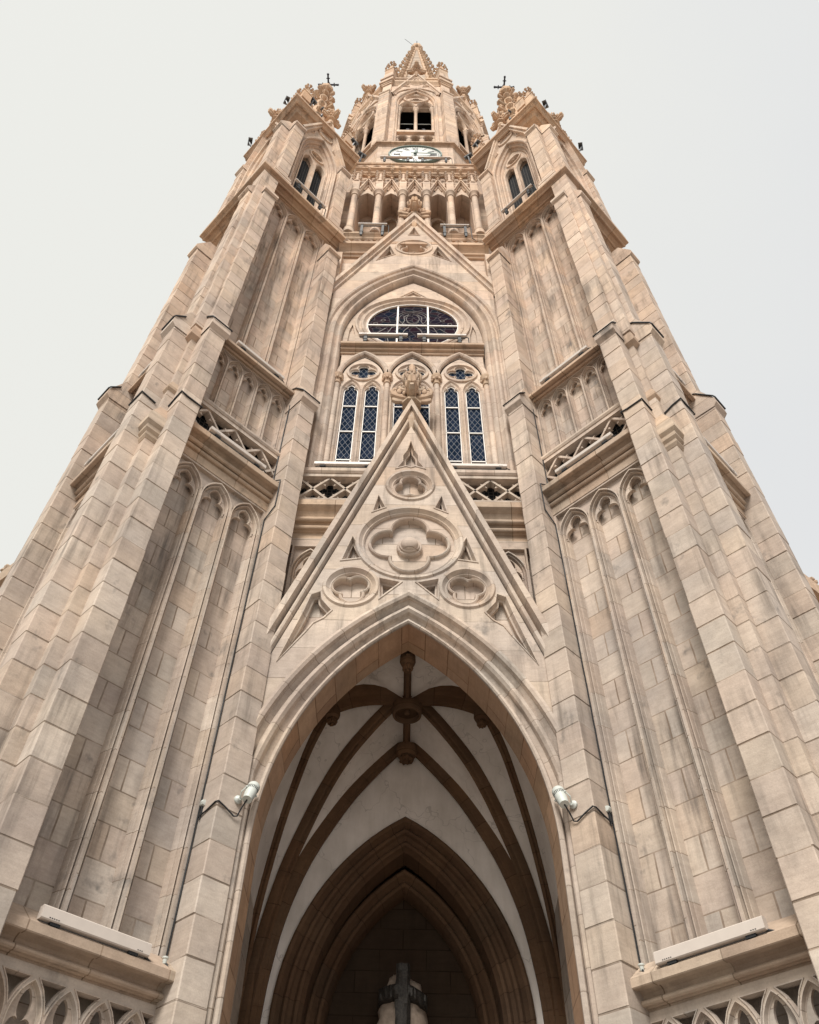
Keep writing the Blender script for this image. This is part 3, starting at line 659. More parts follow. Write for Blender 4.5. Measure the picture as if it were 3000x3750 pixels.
for sd_, sx in (('L', -1), ('R', 1)):
    par = TUR[sd_]; cx, cy = 3.96*sx, 7.15+d_
    mb = MB().rows(); H = 9.0; zb = 30.4
    mb.lathe((cx, cy, zb), [(.80, 0), (.80, .5), (.58, .7), (.15, H), (.30, H+.08), (.34, H+.2), (.30, H+.45), (.18, H+.62), (.12, H+.7)], 8, PI/8)
    for k in range(8):
        a = PI/8+k*PI/4
        for t in range(7):
            f = (t+.6)/7.4; rr = .58+(.15-.58)*f
            crocket(mb, (cx+cos(a)*rr*.95, cy+sin(a)*rr*.95, zb+.7+(H-.7)*f), (cos(a), sin(a)), .34-.10*f)
    mb.build("turret_spirelet", M_CARVE, par)
    mb = MB(); z = zb+H+.7; n = 0
    for a in (0, PI/2):
        dx, dy = cos(a), sin(a)
        mb.bar3((cx-dx*.46, cy-dy*.46, z+.72), (cx+dx*.46, cy+dy*.46, z+.72), .07, .07)
        for e in (-1, 1):
            mb.blob((cx+dx*.42*e, cy+dy*.42*e, z+.72), .06, .06, .08, 6, 4)
            mb.bar3((cx+dx*.26*e-dy*.08, cy+dy*.26*e+dx*.08, z+.72), (cx+dx*.26*e+dy*.08, cy+dy*.26*e-dx*.08, z+.72), .04, .04)
            mb.bar3((cx+dx*.3*e, cy+dy*.3*e, z+.62), (cx+dx*.3*e, cy+dy*.3*e, z+.82), .04, .04, up=(1, 0, 0))
    mb.tube([(cx, cy, z-.1), (cx, cy, z+.95)], .035, 6); mb.blob((cx, cy, z+1.0), .06, .06, .1, 6, 4)
    mb.build("iron_cross", M_IRON, par)
# ------------------------------------------------------------------ central wall between the turrets
mb = MB(); mb.box_uv()
Yw = 9.30
mb.box(-2.2, 2.2, -14.5, -Yw, 9.06, 12.0)         # above the porch
mb.box(-2.6, -1.62, -14.5, -9.36, 12.0, 22.4); mb.box(1.62, 2.6, -14.5, -9.36, 12.0, 22.4)
mb.box(-2.6, -1.96, -9.36, -9.07, 12.0, 22.0); mb.box(1.96, 2.6, -9.36, -9.07, 12.0, 22.0); mb.box(-2.6, 2.6, -14.5, -9.75, 12.0, 22.4); mb.box(-2.2, 2.2, -9.75, -9.30, 20.4, 22.4)
mb.box(-2.6, 2.6, -14.5, -10.15, 22.4, 30.0)
mb.build("tower_wall", M_ASH, cath, smooth=0)
mb = MB(); mb.box_uv(); mb.box(-6.2, 6.2, -19.5, -13.7, GZ, 22.0); mb.box(-5.9, -2.62, -13.7, -9.4, GZ, 21.9); mb.box(2.62, 5.9, -13.7, -9.4, GZ, 21.9)
mb.build("tower_core", M_ASH, cath, smooth=0)
# middle string course, balustrade and passage behind the portal gable
CF = lambda Y: frame((0, Y, 0), 0)
mb = MB(); mb.sweep([(-2.15, 9.15), (2.15, 9.15)], [(-.3, 10.2), (0, 10.2), (.0, 10.35), (.03, 10.36)]+roll(.06, 10.42, .045, -PI*.6, PI*.5)+[(.07, 10.50)]+roll(.12, 10.56, .05, -PI*.7, PI*.45)+[(.12, 10.65), (.16, 10.74), (.25, 10.80), (.26, 10.81), (.26, 10.94), (.0, 11.05), (-.3, 11.05)], plane='H')
mb.build("middle_cornice", M_CORN, cath, smooth=28)
mb = MB().rows(); fret(mb, -2.1, 2.1, 11.10, 11.72, 0, .574, 0, d=.13, t=.042); mb.build("fret_balustrade", M_TRIM, cath, CF(9.02), smooth=25)
mb = MB(); mb.box_uv(); mb.plate([(-2.1, 11.0), (2.1, 11.0), (2.1, 11.85), (-2.1, 11.85)], [], 0, 0, walls=False); mb.build("dark_netted_opening", M_NET, cath, CF(9.27), smooth=0)
mb = MB(); mb.sweep([(-2.1, 8.99), (2.1, 8.99)], [(-.3, 11.80), (.02, 11.80), (.05, 11.84), (.05, 11.92), (.0, 11.96), (-.35, 11.97)], plane='H'); mb.build("balustrade_rail", M_TRIM, cath, smooth=28)
# small blind arches either side of the portal gable
for c in (-1.62, 1.62):
    mb = MB().rows(); pb = MB(); arcade(mb, [c], .27, 8.25, 9.45, 9.95, 10.0, c-.3, c+.3, 0, .16, halfprof(.09, 0, .16), panel=pb)
    pb.build("wall_panel", M_WALL, cath, CF(9.12), smooth=0); mb.build("blind_arcade", M_TRIM, cath, CF(9.12))
mb = MB().rows(); mb.box(-2.15, 2.15, -.2, -.0, 10.04, 10.2); mb.build("frieze", M_ROWS, cath, CF(9.13), smooth=0)
# ================================================================== PORTAL
YP = 8.74
PF = frame((0, YP, 0), 0) @ Matrix.Scale(YP/8.65, 4)
A_in = lambda a, n=24: [(-a, GZ)]+arch(0, a, 4.67, 8.0+(a-1.752)*1.2, n)+[(a, GZ)]
mb = MB()
prof = [(-.46, -.2), (-.46, -.02), (-.445, .015), (-.40, .03), (-.36, .01), (-.345, -.06), (-.29, -.11), (-.25, -.06), (-.20, -.045), (-.165, -.08), (-.15, -.15), (-.09, -.18), (-.06, -.11), (-.035, -.06), (.0, -.045), (.02, -.065), (.02, -.10), (0, -.12)]
mb.sweep(A_in(1.752), prof, v0=0)
portal = mb.build("portal", M_TRIM, cath, PF)
mb = MB(); L = [0]; P = A_in(1.752)
for a, b in zip(P, P[1:]): L.append(L[-1]+math.hypot(a[0]-b[0], a[1]-b[1]))
mb.grid([[(p[0], .12, p[1]), (p[0], .70, p[1])] for p in P], lambda i, j: (.05+.55*j, L[i])); mb.build("portal_soffit", M_SOFF, portal, PF)
# jamb shafts
for sx in (-1, 1):
    for (x, q, r) in ((1.87, -.10, .055), (2.00, .0, .05)):
        mb = MB(); mb.tube([(sx*x, -q, GZ), (sx*x, -q, 5.6)], r, 10); mb.build("jamb_shaft", M_TRIM, portal, PF)
# gable: pierced plate over a recessed field
mb = MB().rows()
ga = arch(0, 2.10, 4.67, 8.0+.42, 24)
apexz, bz, bx = 13.72, 8.04, 1.90
ins = .20
outer = [(-2.10, 4.67), (-2.10, 6.62), (0, apexz-.82), (2.10, 6.62), (2.10, 4.67)]+list(reversed(ga))[1:-1]
def tri_hole(pts, sh=.0): return pts
H = [circle(0, 9.66, .80, 36), circle(-.86, 8.655, .37, 24), circle(.86, 8.655, .37, 24), circle(0, 11.10, .37, 24)]
tris = []
for s in (-1, 1):
    tris += [[(s*.70, 9.28), (s*1.03, 9.22), (s*.90, 9.75)], [(s*.42, 10.50), (s*.60, 10.40), (s*.53, 10.80)], [(s*.14, 8.74), (s*.44, 8.82), (s*.42, 8.44)], [(s*1.12, 8.16), (s*1.27, 8.36), (s*1.30, 8.52), (s*1.42, 8.46), (s*1.50, 8.12), (s*1.58, 7.84), (s*1.76, 7.22), (s*1.46, 7.74), (s*1.36, 7.92), (s*1.22, 8.02)]]
tris.append([(-.22, 11.60), (-.08, 11.66), (0, 11.62), (.08, 11.66), (.22, 11.60), (.13, 11.78), (.13, 11.95), (.06, 12.1), (0, 12.4), (-.06, 12.1), (-.13, 11.95), (-.13, 11.78)])
QF = -.03
mb.plate(outer, H+tris, QF, QF-.17)
for t in tris:
    ar = sum(t[i][0]*t[(i+1) % len(t)][1]-t[(i+1) % len(t)][0]*t[i][1] for i in range(len(t)))
    tt = t if ar < 0 else list(reversed(t)); cxm = sum(p[0] for p in t)/len(t); czm = sum(p[1] for p in t)/len(t)
    mb.sweep(tt, [(-.03, QF-.02), (-.025, QF+.014), (-.004, QF+.014), (.02, QF-.07), (.045, QF-.08), (.045, QF-.16)], closed=True)
mb.sweep([(-2.17, 7.233), (0, apexz), (2.17, 7.233)], [(0, -.30), (0, .07), (.015, .09), (.105, .09), (.115, .02), (.13, -.06), (.145, -.06), (.155, -.02), (.175, .02), (.20, .03), (.225, .02), (.245, -.02), (.25, -.08), (.27, -.10), (.30, -.10)], v0=0)
mb.build("portal_gable", M_TRIM, portal, PF)
mb = MB(); mb.box_uv(); mb.plate([(-2.10, 4.67), (-2.10, 7.4), (-bx, 8.02), (0, apexz-.05), (bx, 8.02), (2.10, 7.4), (2.10, 4.67)]+list(reversed(arch(0, 2.09, 4.67, 8.41, 24)))[1:-1], [], QF-.165, -.30, back=True); mb.build("gable_field", M_ASH, portal, PF, smooth=0)
def rosette(mb, c, z, r, foils, rc, rl, rot, q, boss=False):
    mb.sweep(circle(c, z, r+.03, 40), [(-.03, q), (-.01, q+.03), (.03, q+.03), (.05, q-.0), (.08, q-.03), (.10, q-.02), (.12, q-.05), (.12, q-.12)], closed=True)
    f = foil(c, z, foils, rc, rl, rot, 12); fo = list(reversed(f))
    mb.plate(circle(c, z, r-.07, 40), [f], q-.08, q-.165)
    mb.sweep(fo, [(-.06, q-.08), (-.05, q-.04), (-.03, q-.025), (-.01, q-.04), (0, q-.08)], closed=True)
    if boss: mb.lathe_q(c, z-.02, [(.205, q-.165), (.205, q-.10), (.19, q-.08), (.165, q-.08), (.16, q-.05), (.14, q-.04), (.13, q-.01), (.10, q+.02), (.05, q+.035), (.01, q+.04)], 28)
mb = MB().rows(); rosette(mb, 0, 9.66, .80, 4, .325, .275, PI/2, QF, True); mb.build("quatrefoil_rosette", M_TRIM, portal, PF)
for c, z, ro in ((-.86, 8.655, rad(38)), (.86, 8.655, rad(142)), (0, 11.10, PI/2)):
    mb = MB().rows(); rosette(mb, c, z, .37, 3, .13, .14, ro, QF); mb.build("trefoil_roundel", M_TRIM, portal, PF)
# solid behind the front arch (thickness of the front wall)
mb = MB(); mb.box_uv(); mb.plate([(-2.4, 4.67), (-2.4, 9.1), (2.4, 9.1), (2.4, 4.67)]+list(reversed(arch(0, 1.765, 4.67, 8.02, 24)))[1:-1], [], -.56, -.70, back=True)
mb.box(-2.4, -1.765, -.7, -.3, GZ, 4.67); mb.box(1.765, 2.4, -.7, -.3, GZ, 4.67); mb.build("portal_wall", M_ASH, portal, PF, smooth=0)
mb = MB().rows(); finial(mb, (0, .15, 13.02), .43, 4, 0, 1.5, 1.75); mb.build("gable_finial", M_CARVE, portal, PF @ Matrix.Translation((0, -.05, 0)))
# vault
YM = 10.77
def smooth_pts(pts, n=24):
    out = []; P = [pts[0]]+pts+[pts[-1]]
    segs = len(pts)-1
    for i in range(segs):
        for k in range(max(2, n//segs)):
            t = k/max(2, n//segs); p0, p1, p2, p3 = [Vector(P[i+j]) for j in range(4)]
            out.append(.5*((2*p1)+(p2-p0)*t+(2*p0-5*p1+4*p2-p3)*t*t+(3*p1-p0-3*p2+p3)*t**3))
    out.append(Vector(pts[-1])); return out
def rib(pts, wd=.115, ht=.15, name="vault_rib"):
    # moulded rib: chamfered section swept along a path, hanging below the web
    P = [Vector(p) for p in pts]; mb = MB(); rows = []; L = [0]; HH = P[-1]-P[0]; HH = Vector((HH.y, -HH.x, 0)).normalized()
    for a, b in zip(P, P[1:]): L.append(L[-1]+(b-a).length)
    for i, p in enumerate(P):
        d = (P[min(i+1, len(P)-1)]-P[max(0, i-1)]).normalized()
        hor = HH
        nn = hor.cross(d).normalized()
        if nn.z > 0: nn = -nn
        if i and nn.dot(PN) < 0: nn = -nn
        PN = nn
        sec = [(-wd*.5, -.05), (-wd*.5, ht*.35), (-wd*.38, ht*.55), (-wd*.25, ht*.62), (-wd*.22, ht), (wd*.22, ht), (wd*.25, ht*.62), (wd*.38, ht*.55), (wd*.5, ht*.35), (wd*.5, -.05)]
        rows.append([tuple(p+hor*a+nn*(b-ht)) for a, b in sec])
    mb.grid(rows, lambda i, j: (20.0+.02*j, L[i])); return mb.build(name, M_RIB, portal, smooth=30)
HOR = Vector((1, 0, 0))
def offs(pts, h):
    P = [Vector(p) for p in pts]; H = P[-1]-P[0]; H = Vector((H.y, -H.x, 0)).normalized(); out = []; PN = None
    for i, p in enumerate(P):
        d = (P[min(i+1, len(P)-1)]-P[max(0, i-1)]).normalized(); nn = H.cross(d).normalized()
        if (PN is None and nn.z > 0) or (PN is not None and nn.dot(PN) < 0): nn = -nn
        PN = nn; out.append(p-nn*h)
    return out
def mir(pts, mx=False, my=False): return [((-p[0] if mx else p[0]), (2*YM-p[1] if my else p[1]), p[2]) for p in pts]
zs_ = 1.5
diag = smooth_pts([(0, YM, 8.17), (-.232, 10.905, 8.06), (-.551, 11.089, 7.787), (-.915, 11.30, 7.389), (-1.215, 11.474, 6.885), (-1.464, 11.618, 6.328), (-1.647, 11.724, 5.843), (-1.782, 11.803, 5.317), (-1.881, 11.86, 4.815), (-1.945, 11.897, 4.337), (-1.975, 11.91, 3.4), (-1.98, 11.912, zs_)], 44)
wall = smooth_pts([(0, 11.95, 8.08), (-.166, 11.95, 7.92), (-.505, 11.95, 7.532), (-.827, 11.95, 7.11), (-1.126, 11.95, 6.61), (-1.38, 11.95, 6.12), (-1.57, 11.95, 5.62), (-1.694, 11.95, 5.169), (-1.775, 11.95, 4.702), (-1.83, 11.95, 4.216), (-1.86, 11.95, 3.4), (-1.87, 11.95, zs_)], 44)
sidr = smooth_pts([(-1.17, YM, 8.02), (-1.271, 10.887, 7.86), (-1.493, 11.145, 7.486), (-1.665, 11.344, 6.997), (-1.82, 11.525, 6.457), (-1.934, 11.657, 5.921), (-2.031, 11.77, 5.353), (-2.089, 11.838, 4.803), (-2.125, 11.88, 4.378), (-2.14, 11.89, 3.9), (-2.145, 11.892, 3.2), (-2.148, 11.894, zs_)], 44)
# the outer half of the vault rises behind the front arch
diagF = smooth_pts([(0, YM, 8.16), (-.62, 10.40, 8.40), (-1.22, 10.08, 8.35), (-1.70, 9.84, 7.8), (-2.0, 9.70, 6.9), (-2.10, 9.62, 5.3), (-2.12, 9.6, zs_)], 44)
wallF = smooth_pts([(0, 9.50, 8.30), (-.62, 9.50, 8.22), (-1.2, 9.50, 7.9), (-1.7, 9.50, 7.3), (-2.02, 9.50, 6.3), (-2.1, 9.50, 4.8), (-2.12, 9.50, zs_)], 44)
sidF = smooth_pts([(-1.17, YM, 8.02), (-1.44, 10.49, 8.3), (-1.72, 10.22, 8.2), (-2.04, 9.95, 7.2), (-2.11, 9.75, 5.9), (-2.12, 9.7, 4.0), (-2.12, 9.66, zs_)], 44)
for mx_ in (False, True):
    for c in (diag, sidr, wall): rib(mir(c, mx_))
    rib(mir(smooth_pts([(0, YM, 8.02), (-.22, YM, 8.10), (-.51, YM, 8.11), (-.80, YM, 8.06), (-1.02, YM, 7.98), (-1.17, YM, 7.91)], 16), mx_), .2, .38)
rib([(0, 9.45, 8.03), (0, 10.1, 8.04), (0, YM, 8.04), (0, 11.4, 8.03), (0, 11.95, 8.02)], .12, .20, "ridge_rib")
wall_w, diag, sidr, wallw = wall, offs(diag, .14), offs(sidr, .14), offs(wall, .14)
wall = [Vector((p.x, 11.95, p.z)) for p in wallw]; wall[0].x = 0; diag[0].x = 0; diag[0].y = YM
def resamp(pts, n=46):
    P = [Vector(p) for p in pts]; L = [0]
    for a, b in zip(P, P[1:]): L.append(L[-1]+(b-a).length)
    out = []; k = 0
    for i in range(n):
        t = L[-1]*i/(n-1)
        while k < len(P)-2 and L[k+1] < t: k += 1
        out.append(P[k].lerp(P[k+1], (t-L[k])/max(1e-9, L[k+1]-L[k])))
    return out
diag, sidr, wall, diagF, wallF, sidF = [resamp(c) for c in (diag, sidr, wall, diagF, wallF, sidF)]
mb = MB()
for mx_ in (False, True):
    for my_ in (False, True):
        for A, B in (((wall, diag), (diag, sidr)) if not my_ else ((wallF, diagF), (diagF, sidF))):
            a, b = mir(A, mx_), mir(B, mx_); m_ = min(len(a), len(b)); rows = []
            for v in range(7):
                t = v/6; bul = .10*sin(PI*t); top = A in (diag, diagF)
                rows.append([tuple(Vector(a[i])*(1-t)+Vector(b[i])*t+Vector((0, 0, (bul*min(1, max(0, (a[i][2]-4)/2)) if not top else .24*math.sin(PI*t)**.8*(1-i/(m_-1))**2.2)))) for i in range(m_)])
            mb.grid(rows)
    a, b = mir(sidr, mx_), mir(sidF, mx_); mb.grid([[tuple(Vector(a[i])*(1-t)+Vector(b[i])*t+Vector((0, 0, 0))) for i in range(len(a))] for t in (0, .25, .5, .75, 1)])
    # lunette on the inner wall over the doorway
W = wall
mb.plate([(p[0], p[2]) for p in W]+[(1.9, zs_), ] + [(-p[0], p[2]) for p in reversed(W[1:-1])] if False else [(p[0], p[2]) for p in reversed(W)]+[(-p[0], p[2]) for p in W[1:]], [list(reversed([(-1.70, 1.6)]+arch(0, 1.70, 3.9, 6.78, 16)+[(1.70, 1.6)]))], 0, -.1, walls=False)
vault_v = mb.v
# the lunette was added in local frame at y=0: move those vertices to the inner wall
nl = (len(W)*2-1)+(1+33+1)
for i in range(len(mb.v)-nl, len(mb.v)): x, y, z = mb.v[i]; mb.v[i] = (x, 12.02, z)
mb.build("vault_plaster", M_PLASTER, portal, smooth=50)
def boss(name, c, r, disc=True):
    mb = MB().rows()
    if disc: mb.lathe(c, [(r*.5, .16), (r*.95, .10), (r, .04), (r, -.02), (r*.95, -.08), (r*.80, -.085), (r*.74, -.01), (r*.2, -.01), (r*.16, -.05), (r*.08, -.06)], 28)
    else:
        mb.lathe(c, [(r*.6, .2), (r*1.15, .12), (r*1.2, .0), (r*.9, -.06)], 12)
        for k in range(9): a = k*2*PI/9; mb.blob((c[0]+r*.55*cos(a), c[1]+r*.55*sin(a), c[2]-.10), r*.30, r*.30, .055, 7, 5, .2)
        mb.blob((c[0], c[1], c[2]-.12), r*.36, r*.36, .06, 7, 5, .2)
    return mb.build(name, M_RIB, portal)
boss("vault_keystone", (0, YM, 7.97), .24)
for c, rr in (((0, 11.86, 7.92), .15), ((0, 9.62, 8.0), .10), ((-1.17, YM, 7.86), .10), ((1.17, YM, 7.86), .10)): boss("vault_boss", c, rr, False)
# porch side walls below the springing, back doorway in two orders, tympanum
mb = MB(); mb.box_uv(); mb.box(-2.6, -2.13, -12.6, -9.3, GZ, 8.95); mb.box(2.13, 2.6, -12.6, -9.3, GZ, 8.95); mb.box(-2.6, 2.6, -13.6, -9.3, 8.95, 9.05)
mb.box(-2.6, -1.72, -13.6, -12.1, GZ, 8.3); mb.box(1.72, 2.6, -13.6, -12.1, GZ, 8.3); mb.plate([(-1.8, 3.9), (-1.8, 8.3), (1.8, 8.3), (1.8, 3.9)]+list(reversed(arch(0, 1.72, 3.9, 6.8, 16)))[1:-1], [], -12.1, -13.6)
mb.build("porch_wall", M_ASH, portal, smooth=0)
mb = MB(); Dp = lambda a, top: [(-a, GZ)]+arch(0, a, 3.9, top, 18)+[(a, GZ)]
mb.sweep(Dp(1.75, 6.86), [(-.0, -.1), (0, .03), (.03, .05), (.07, .03), (.09, -.02), (.12, -.06), (.16, -.02), (.20, -.03), (.22, -.09), (.27, -.13), (.31, -.09), (.35, -.10), (.37, -.16), (.40, -.20), (.40, -.62)])
mb.sweep(Dp(1.36, 6.32), [(0, -.58), (.03, -.55), (.07, -.57), (.10, -.62), (.13, -.66), (.17, -.62), (.21, -.64), (.23, -.70), (.25, -.75), (.25, -1.0)])
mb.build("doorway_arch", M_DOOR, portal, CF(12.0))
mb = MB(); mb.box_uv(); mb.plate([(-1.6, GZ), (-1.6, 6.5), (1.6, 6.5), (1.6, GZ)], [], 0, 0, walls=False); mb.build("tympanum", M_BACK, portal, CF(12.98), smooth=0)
# ================================================================== STAINED GLASS BAY (between the turrets, above the portal)
YU = 9.0
UF = frame((0, YU, 0), 0) @ Matrix.Scale(YU/8.93, 4)
mb = MB().rows(); Wi = lambda a, n=18: [(-a, 11.9)]+arch(0, a, 17.2, 20.37+(a-1.63)*1.35, n)+[(a, 11.9)]
mb.sweep(Wi(1.63), [(-.45, -.3), (-.45, -.05), (-.43, .0), (-.38, .02), (-.34, 0), (-.32, -.05), (-.28, -.05), (-.26, -.02), (-.22, -.0), (-.18, -.02), (-.16, -.08), (-.12, -.12), (-.09, -.09), (-.05, -.09), (-.02, -.12), (0, -.16), (0, -.48)], v0=0)
bay = mb.build("window_arch", M_TRIM, cath, UF)
mb = MB().rows()
ua = arch(0, 1.95, 17.2, 20.37+.32*1.35, 18); az2, bz2, bx2 = 24.5, 19.7, 2.02
tri2 = [[(-.14, 23.0), (.14, 23.0), (0, 23.55)]]
for s in (-1, 1): tri2.append([(s*.52, 21.62), (s*.98, 21.22), (s*.66, 22.15)])
mb.plate([(-1.95, 17.2), (-2.0, 19.5), (-bx2+.05, 19.7), (0, az2-.4), (bx2-.05, 19.7), (2.0, 19.5), (1.95, 17.2)]+list(reversed(ua))[1:-1], [circle(0, 22.1, .47, 28)]+tri2, -.03, -.22)
mb.plate([(-1.95, 19.0), (-bx2+.05, 19.7), (0, az2-.4), (bx2-.05, 19.7), (1.95, 19.0)]+[(1.0, 21.0), (-1.0, 21.0)], [], -.2, -.3, back=True)
mb.sweep([(-2.28, 19.08), (0, az2), (2.28, 19.08)], [(0, -.3), (0, .09), (.10, .09), (.11, .03), (.15, .0), (.18, .03), (.21, .03), (.23, -.03)], v0=0)
rosette(mb, 0, 22.1, .47, 3, .16, .17, PI/2, -.03)
for t in tri2:
    ar = sum(t[i][0]*t[(i+1) % 3][1]-t[(i+1) % 3][0]*t[i][1] for i in range(3))
    mb.sweep(t if ar < 0 else list(reversed(t)), [(-.03, -.05), (-.025, -.012), (-.004, -.012), (.02, -.09), (.04, -.10), (.04, -.2)], closed=True)
mb.build("window_gable", M_TRIM, bay, UF)
mb = MB().rows(); finial(mb, (0, .15, 23.75), .50, 4, 0, 1.3, 1.6); mb.build("gable_finial", M_CARVE, bay, UF @ Matrix.Translation((0, -.03, 0)))
YG = 9.22
mb = MB().rows()
tym = [(-1.64, 16.8)]+arch(0, 1.64, 17.2, 20.4, 18)+[(1.64, 16.8)]
th = [circle(0, 18.12, 1.20, 40)]
for s in (-1, 1): th.append([(s*1.34, 17.15), (s*1.52, 17.15), (s*1.50, 17.75), (s*1.44, 18.05), (s*1.36, 17.6)])
th.append([(-.22, 19.62), (.22, 19.62), (0, 19.86)])
mb.plate(tym, th, -.02, -.09)
mb.plate(tym, [circle(0, 18.12, 1.12, 40)], -.07, -.12)
mb.sweep(circle(0, 18.12, 1.36, 48), [(-.03, -.04), (-.02, .03), (.02, .04), (.05, .0), (.10, -.05), (.13, .0), (.17, .01), (.20, -.03), (.23, -.05), (.26, -.04), (.28, -.06), (.29, -.12)], closed=True)
mb.sweep([(-.62, 19.30), (0, 19.98), (.62, 19.30)], [(0, -.03), (.02, .0), (.05, 0), (.06, -.03)])
mb.build("window_tympanum", M_TRIM, bay, CF(YG))
mb = MB(); mb.box_uv(); mb.plate(circle(0, 18.12, 1.12, 48), [], 0, 0, walls=False)
sg = mb.build("stained_glass_rose", M_STAIN, bay, CF(YG+.09), smooth=0)
mb = MB()
for x in (-.37, .37): mb.bar3((x, 0, 17.05), (x, 0, 19.2), .035, .04, up=(1, 0, 0))
mb.bar3((-1.1, 0, 18.13), (1.1, 0, 18.13), .035, .04, up=(0, 1, 0)); mb.sweep(circle(0, 18.12, 1.10, 48), [(-.02, -.02), (-.02, .03), (.02, .03), (.02, -.02)], closed=True)
mb.build("window_frame", M_WIN, sg, CF(YG+.075), smooth=0)
mb = MB()
def lead(pts, r=.009): mb.tube([(x, 0, z) for x, z in pts], r, 5)
lead(circle(0, 18.5, .34, 28)+[circle(0, 18.5, .34, 28)[0]]); lead(circle(0, 18.5, .41, 28)+[circle(0, 18.5, .41, 28)[0]])
lead([(x*.72, 18.5+(z-18.5)*1.05) for x, z in circle(0, 18.5, .22, 20)]); lead([(-.15, 18.35), (-.08, 18.26), (0, 18.24), (.08, 18.26), (.15, 18.35)])
for s in (-1, 1):
    lead([(s*.10, 18.73), (s*.22, 18.6), (s*.2, 18.4), (s*.26, 18.22), (s*.14, 18.15)]); lead([(s*.2, 18.2), (s*.5, 18.05), (s*.62, 17.7), (s*.55, 17.2)])
    lead([(s*.05, 18.15), (s*.2, 17.9), (s*.3, 17.5), (s*.25, 17.1)]); lead([(s*.3, 18.05), (s*.42, 17.85), (s*.2, 17.7)]); lead([(s*.65, 18.0), (s*.85, 17.75), (s*1.0, 17.7)])
    lead(circle(s*.72, 18.42, .05, 10)+[circle(s*.72, 18.42, .05, 10)[0]]); lead(circle(s*.9, 18.25, .05, 10)+[circle(s*.9, 18.25, .05, 10)[0]])
mb.build("lead_figure", M_LEAD, sg, CF(YG+.083))
mb = MB(); mb.sweep([(-1.63, YG+.03), (1.63, YG+.03)], [(-.3, 16.56), (.0, 16.56), (.01, 16.58)]+roll(.025, 16.615, .03, -PI*.7, PI*.5)+[(.01, 16.655), (.02, 16.67), (.06, 16.68)]+roll(.085, 16.715, .03, -PI*.7, PI*.5)+[(.07, 16.755), (.09, 16.79), (.15, 16.80), (.15, 16.785), (.19, 16.79), (.20, 16.80), (.20, 16.87), (.18, 16.90), (-.3, 16.97)], plane='H'); mb.build("window_ledge", M_CORN, bay, smooth=28)
# three arched lights
mb = MB().rows(); mo = MB().rows()
BC = [-1.065, 0, 1.065]
for c in BC:
    hs = []; hs2 = []
    for s in (-1, 1):
        hs.append(list(reversed(lancet(c+s*.225, .165, 12.0, 15.02)))); hs2.append(list(reversed(lancet(c+s*.225, .150, 12.05, 15.02))))
    hs.append(foil(c, 15.80, 4, .168, .14, PI/2, 8)); hs2.append(foil(c, 15.80, 4, .165, .122, PI/2, 8))
    rect = [(c-.5325, 11.9), (c+.5325, 11.9), (c+.5325, 16.72), (c-.5325, 16.72)]
    mb.plate(rect, hs, -.02, -.06); mb.plate(rect, hs2, -.045, -.085)
    for s in (-1, 1):
        mb.sweep([(c+s*.225-.165, 12.0)]+lancet_head(c+s*.225, .165, 15.02)+[(c+s*.225+.165, 12.0)], [(-.03, -.04), (-.02, -.0), (.01, -.02), (.02, -.07)])
        A = arch(c+s*.225, .235, 15.02, 15.50, 9); mb.sweep([(c+s*.225-.235, 11.95)]+A+[(c+s*.225+.235, 11.95)], [(0, -.04), (0, .0), (.03, .02), (.05, .0), (.06, -.04)])
    mb.sweep(circle(c, 15.80, .335, 28), [(-.04, -.04), (-.03, .02), (.02, .03), (.04, -.01), (.05, -.05)], closed=True)
    mb.sweep(list(reversed(foil(c, 15.80, 4, .17, .125, PI/2, 8))), [(-.035, -.04), (-.025, .0), (0, -.01), (.015, -.06)], closed=True)
    mb.sweep(arch(c, .50, 15.6, 16.50, 12), [(0, -.06), (.02, -.02), (.05, -.02), (.06, -.06)])
    P = arch(c, .535, 15.6, 16.60, 12); mo.tube([(x, -.0, z) for x, z in P], .068, 10, cap=False)
mb.build("traceried_lights", M_TRIM, bay, CF(YG)); mo.build("hood_arch", M_TRIM, bay, CF(YG))
for x in (-1.60, -.5325, .5325, 1.60):
    mb = MB().rows(); mb.lathe((x, -.0, 11.95), [(.10, 0), (.10, .2), (.085, .24), (.10, .28), (.07, .34), (.058, .38), (.058, 3.33)], 14)
    k = mb.build("window_column", M_TRIM, bay, CF(YG))
    mb = MB().rows(); mb.lathe((x, 0, 15.27), [(.06, 0), (.08, .02), (.08, .05), (.06, .07), (.07, .18), (.115, .26), (.12, .34), (.07, .35)], 14)
    for j in range(8): a = j*PI/4; mb.blob((x+.09*cos(a), .09*sin(a), 15.27+.20), .035, .035, .05, 6, 4, .2)
    mb.build("capital", M_CARVE, k, CF(YG))
for c in BC:
    mb = MB(); mb.box_uv(c)
    for s in (-1, 1): mb.plate(lancet(c+s*.225, .155, 11.95, 15.02), [], 0, 0, walls=False)
    mb.plate(circle(c, 15.8, .3, 20), [], 0, 0, walls=False)
    g = mb.build("leaded_light", M_LATT, bay, CF(YG+.075), smooth=0)
    mb = MB()
    for s in (-1, 1):
        cc = c+s*.225
        mb.sweep([(cc-.148, 12.0)]+lancet_head(cc, .148, 15.02)+[(cc+.148, 12.0)], [(0, 0), (0, .02), (.015, .02), (.015, 0)])
        for z in (14.47, 13.55, 12.6): mb.box(cc-.145, cc+.145, 0, .02, z, z+.026)
    f = foil(c, 15.80, 4, .165, .122, PI/2, 8); mb.sweep(list(reversed(f)), [(0, 0), (0, .02), (.014, .02), (.014, 0)], closed=True)
    mb.build("window_frame", M_WIN, g, CF(YG+.065), smooth=0)
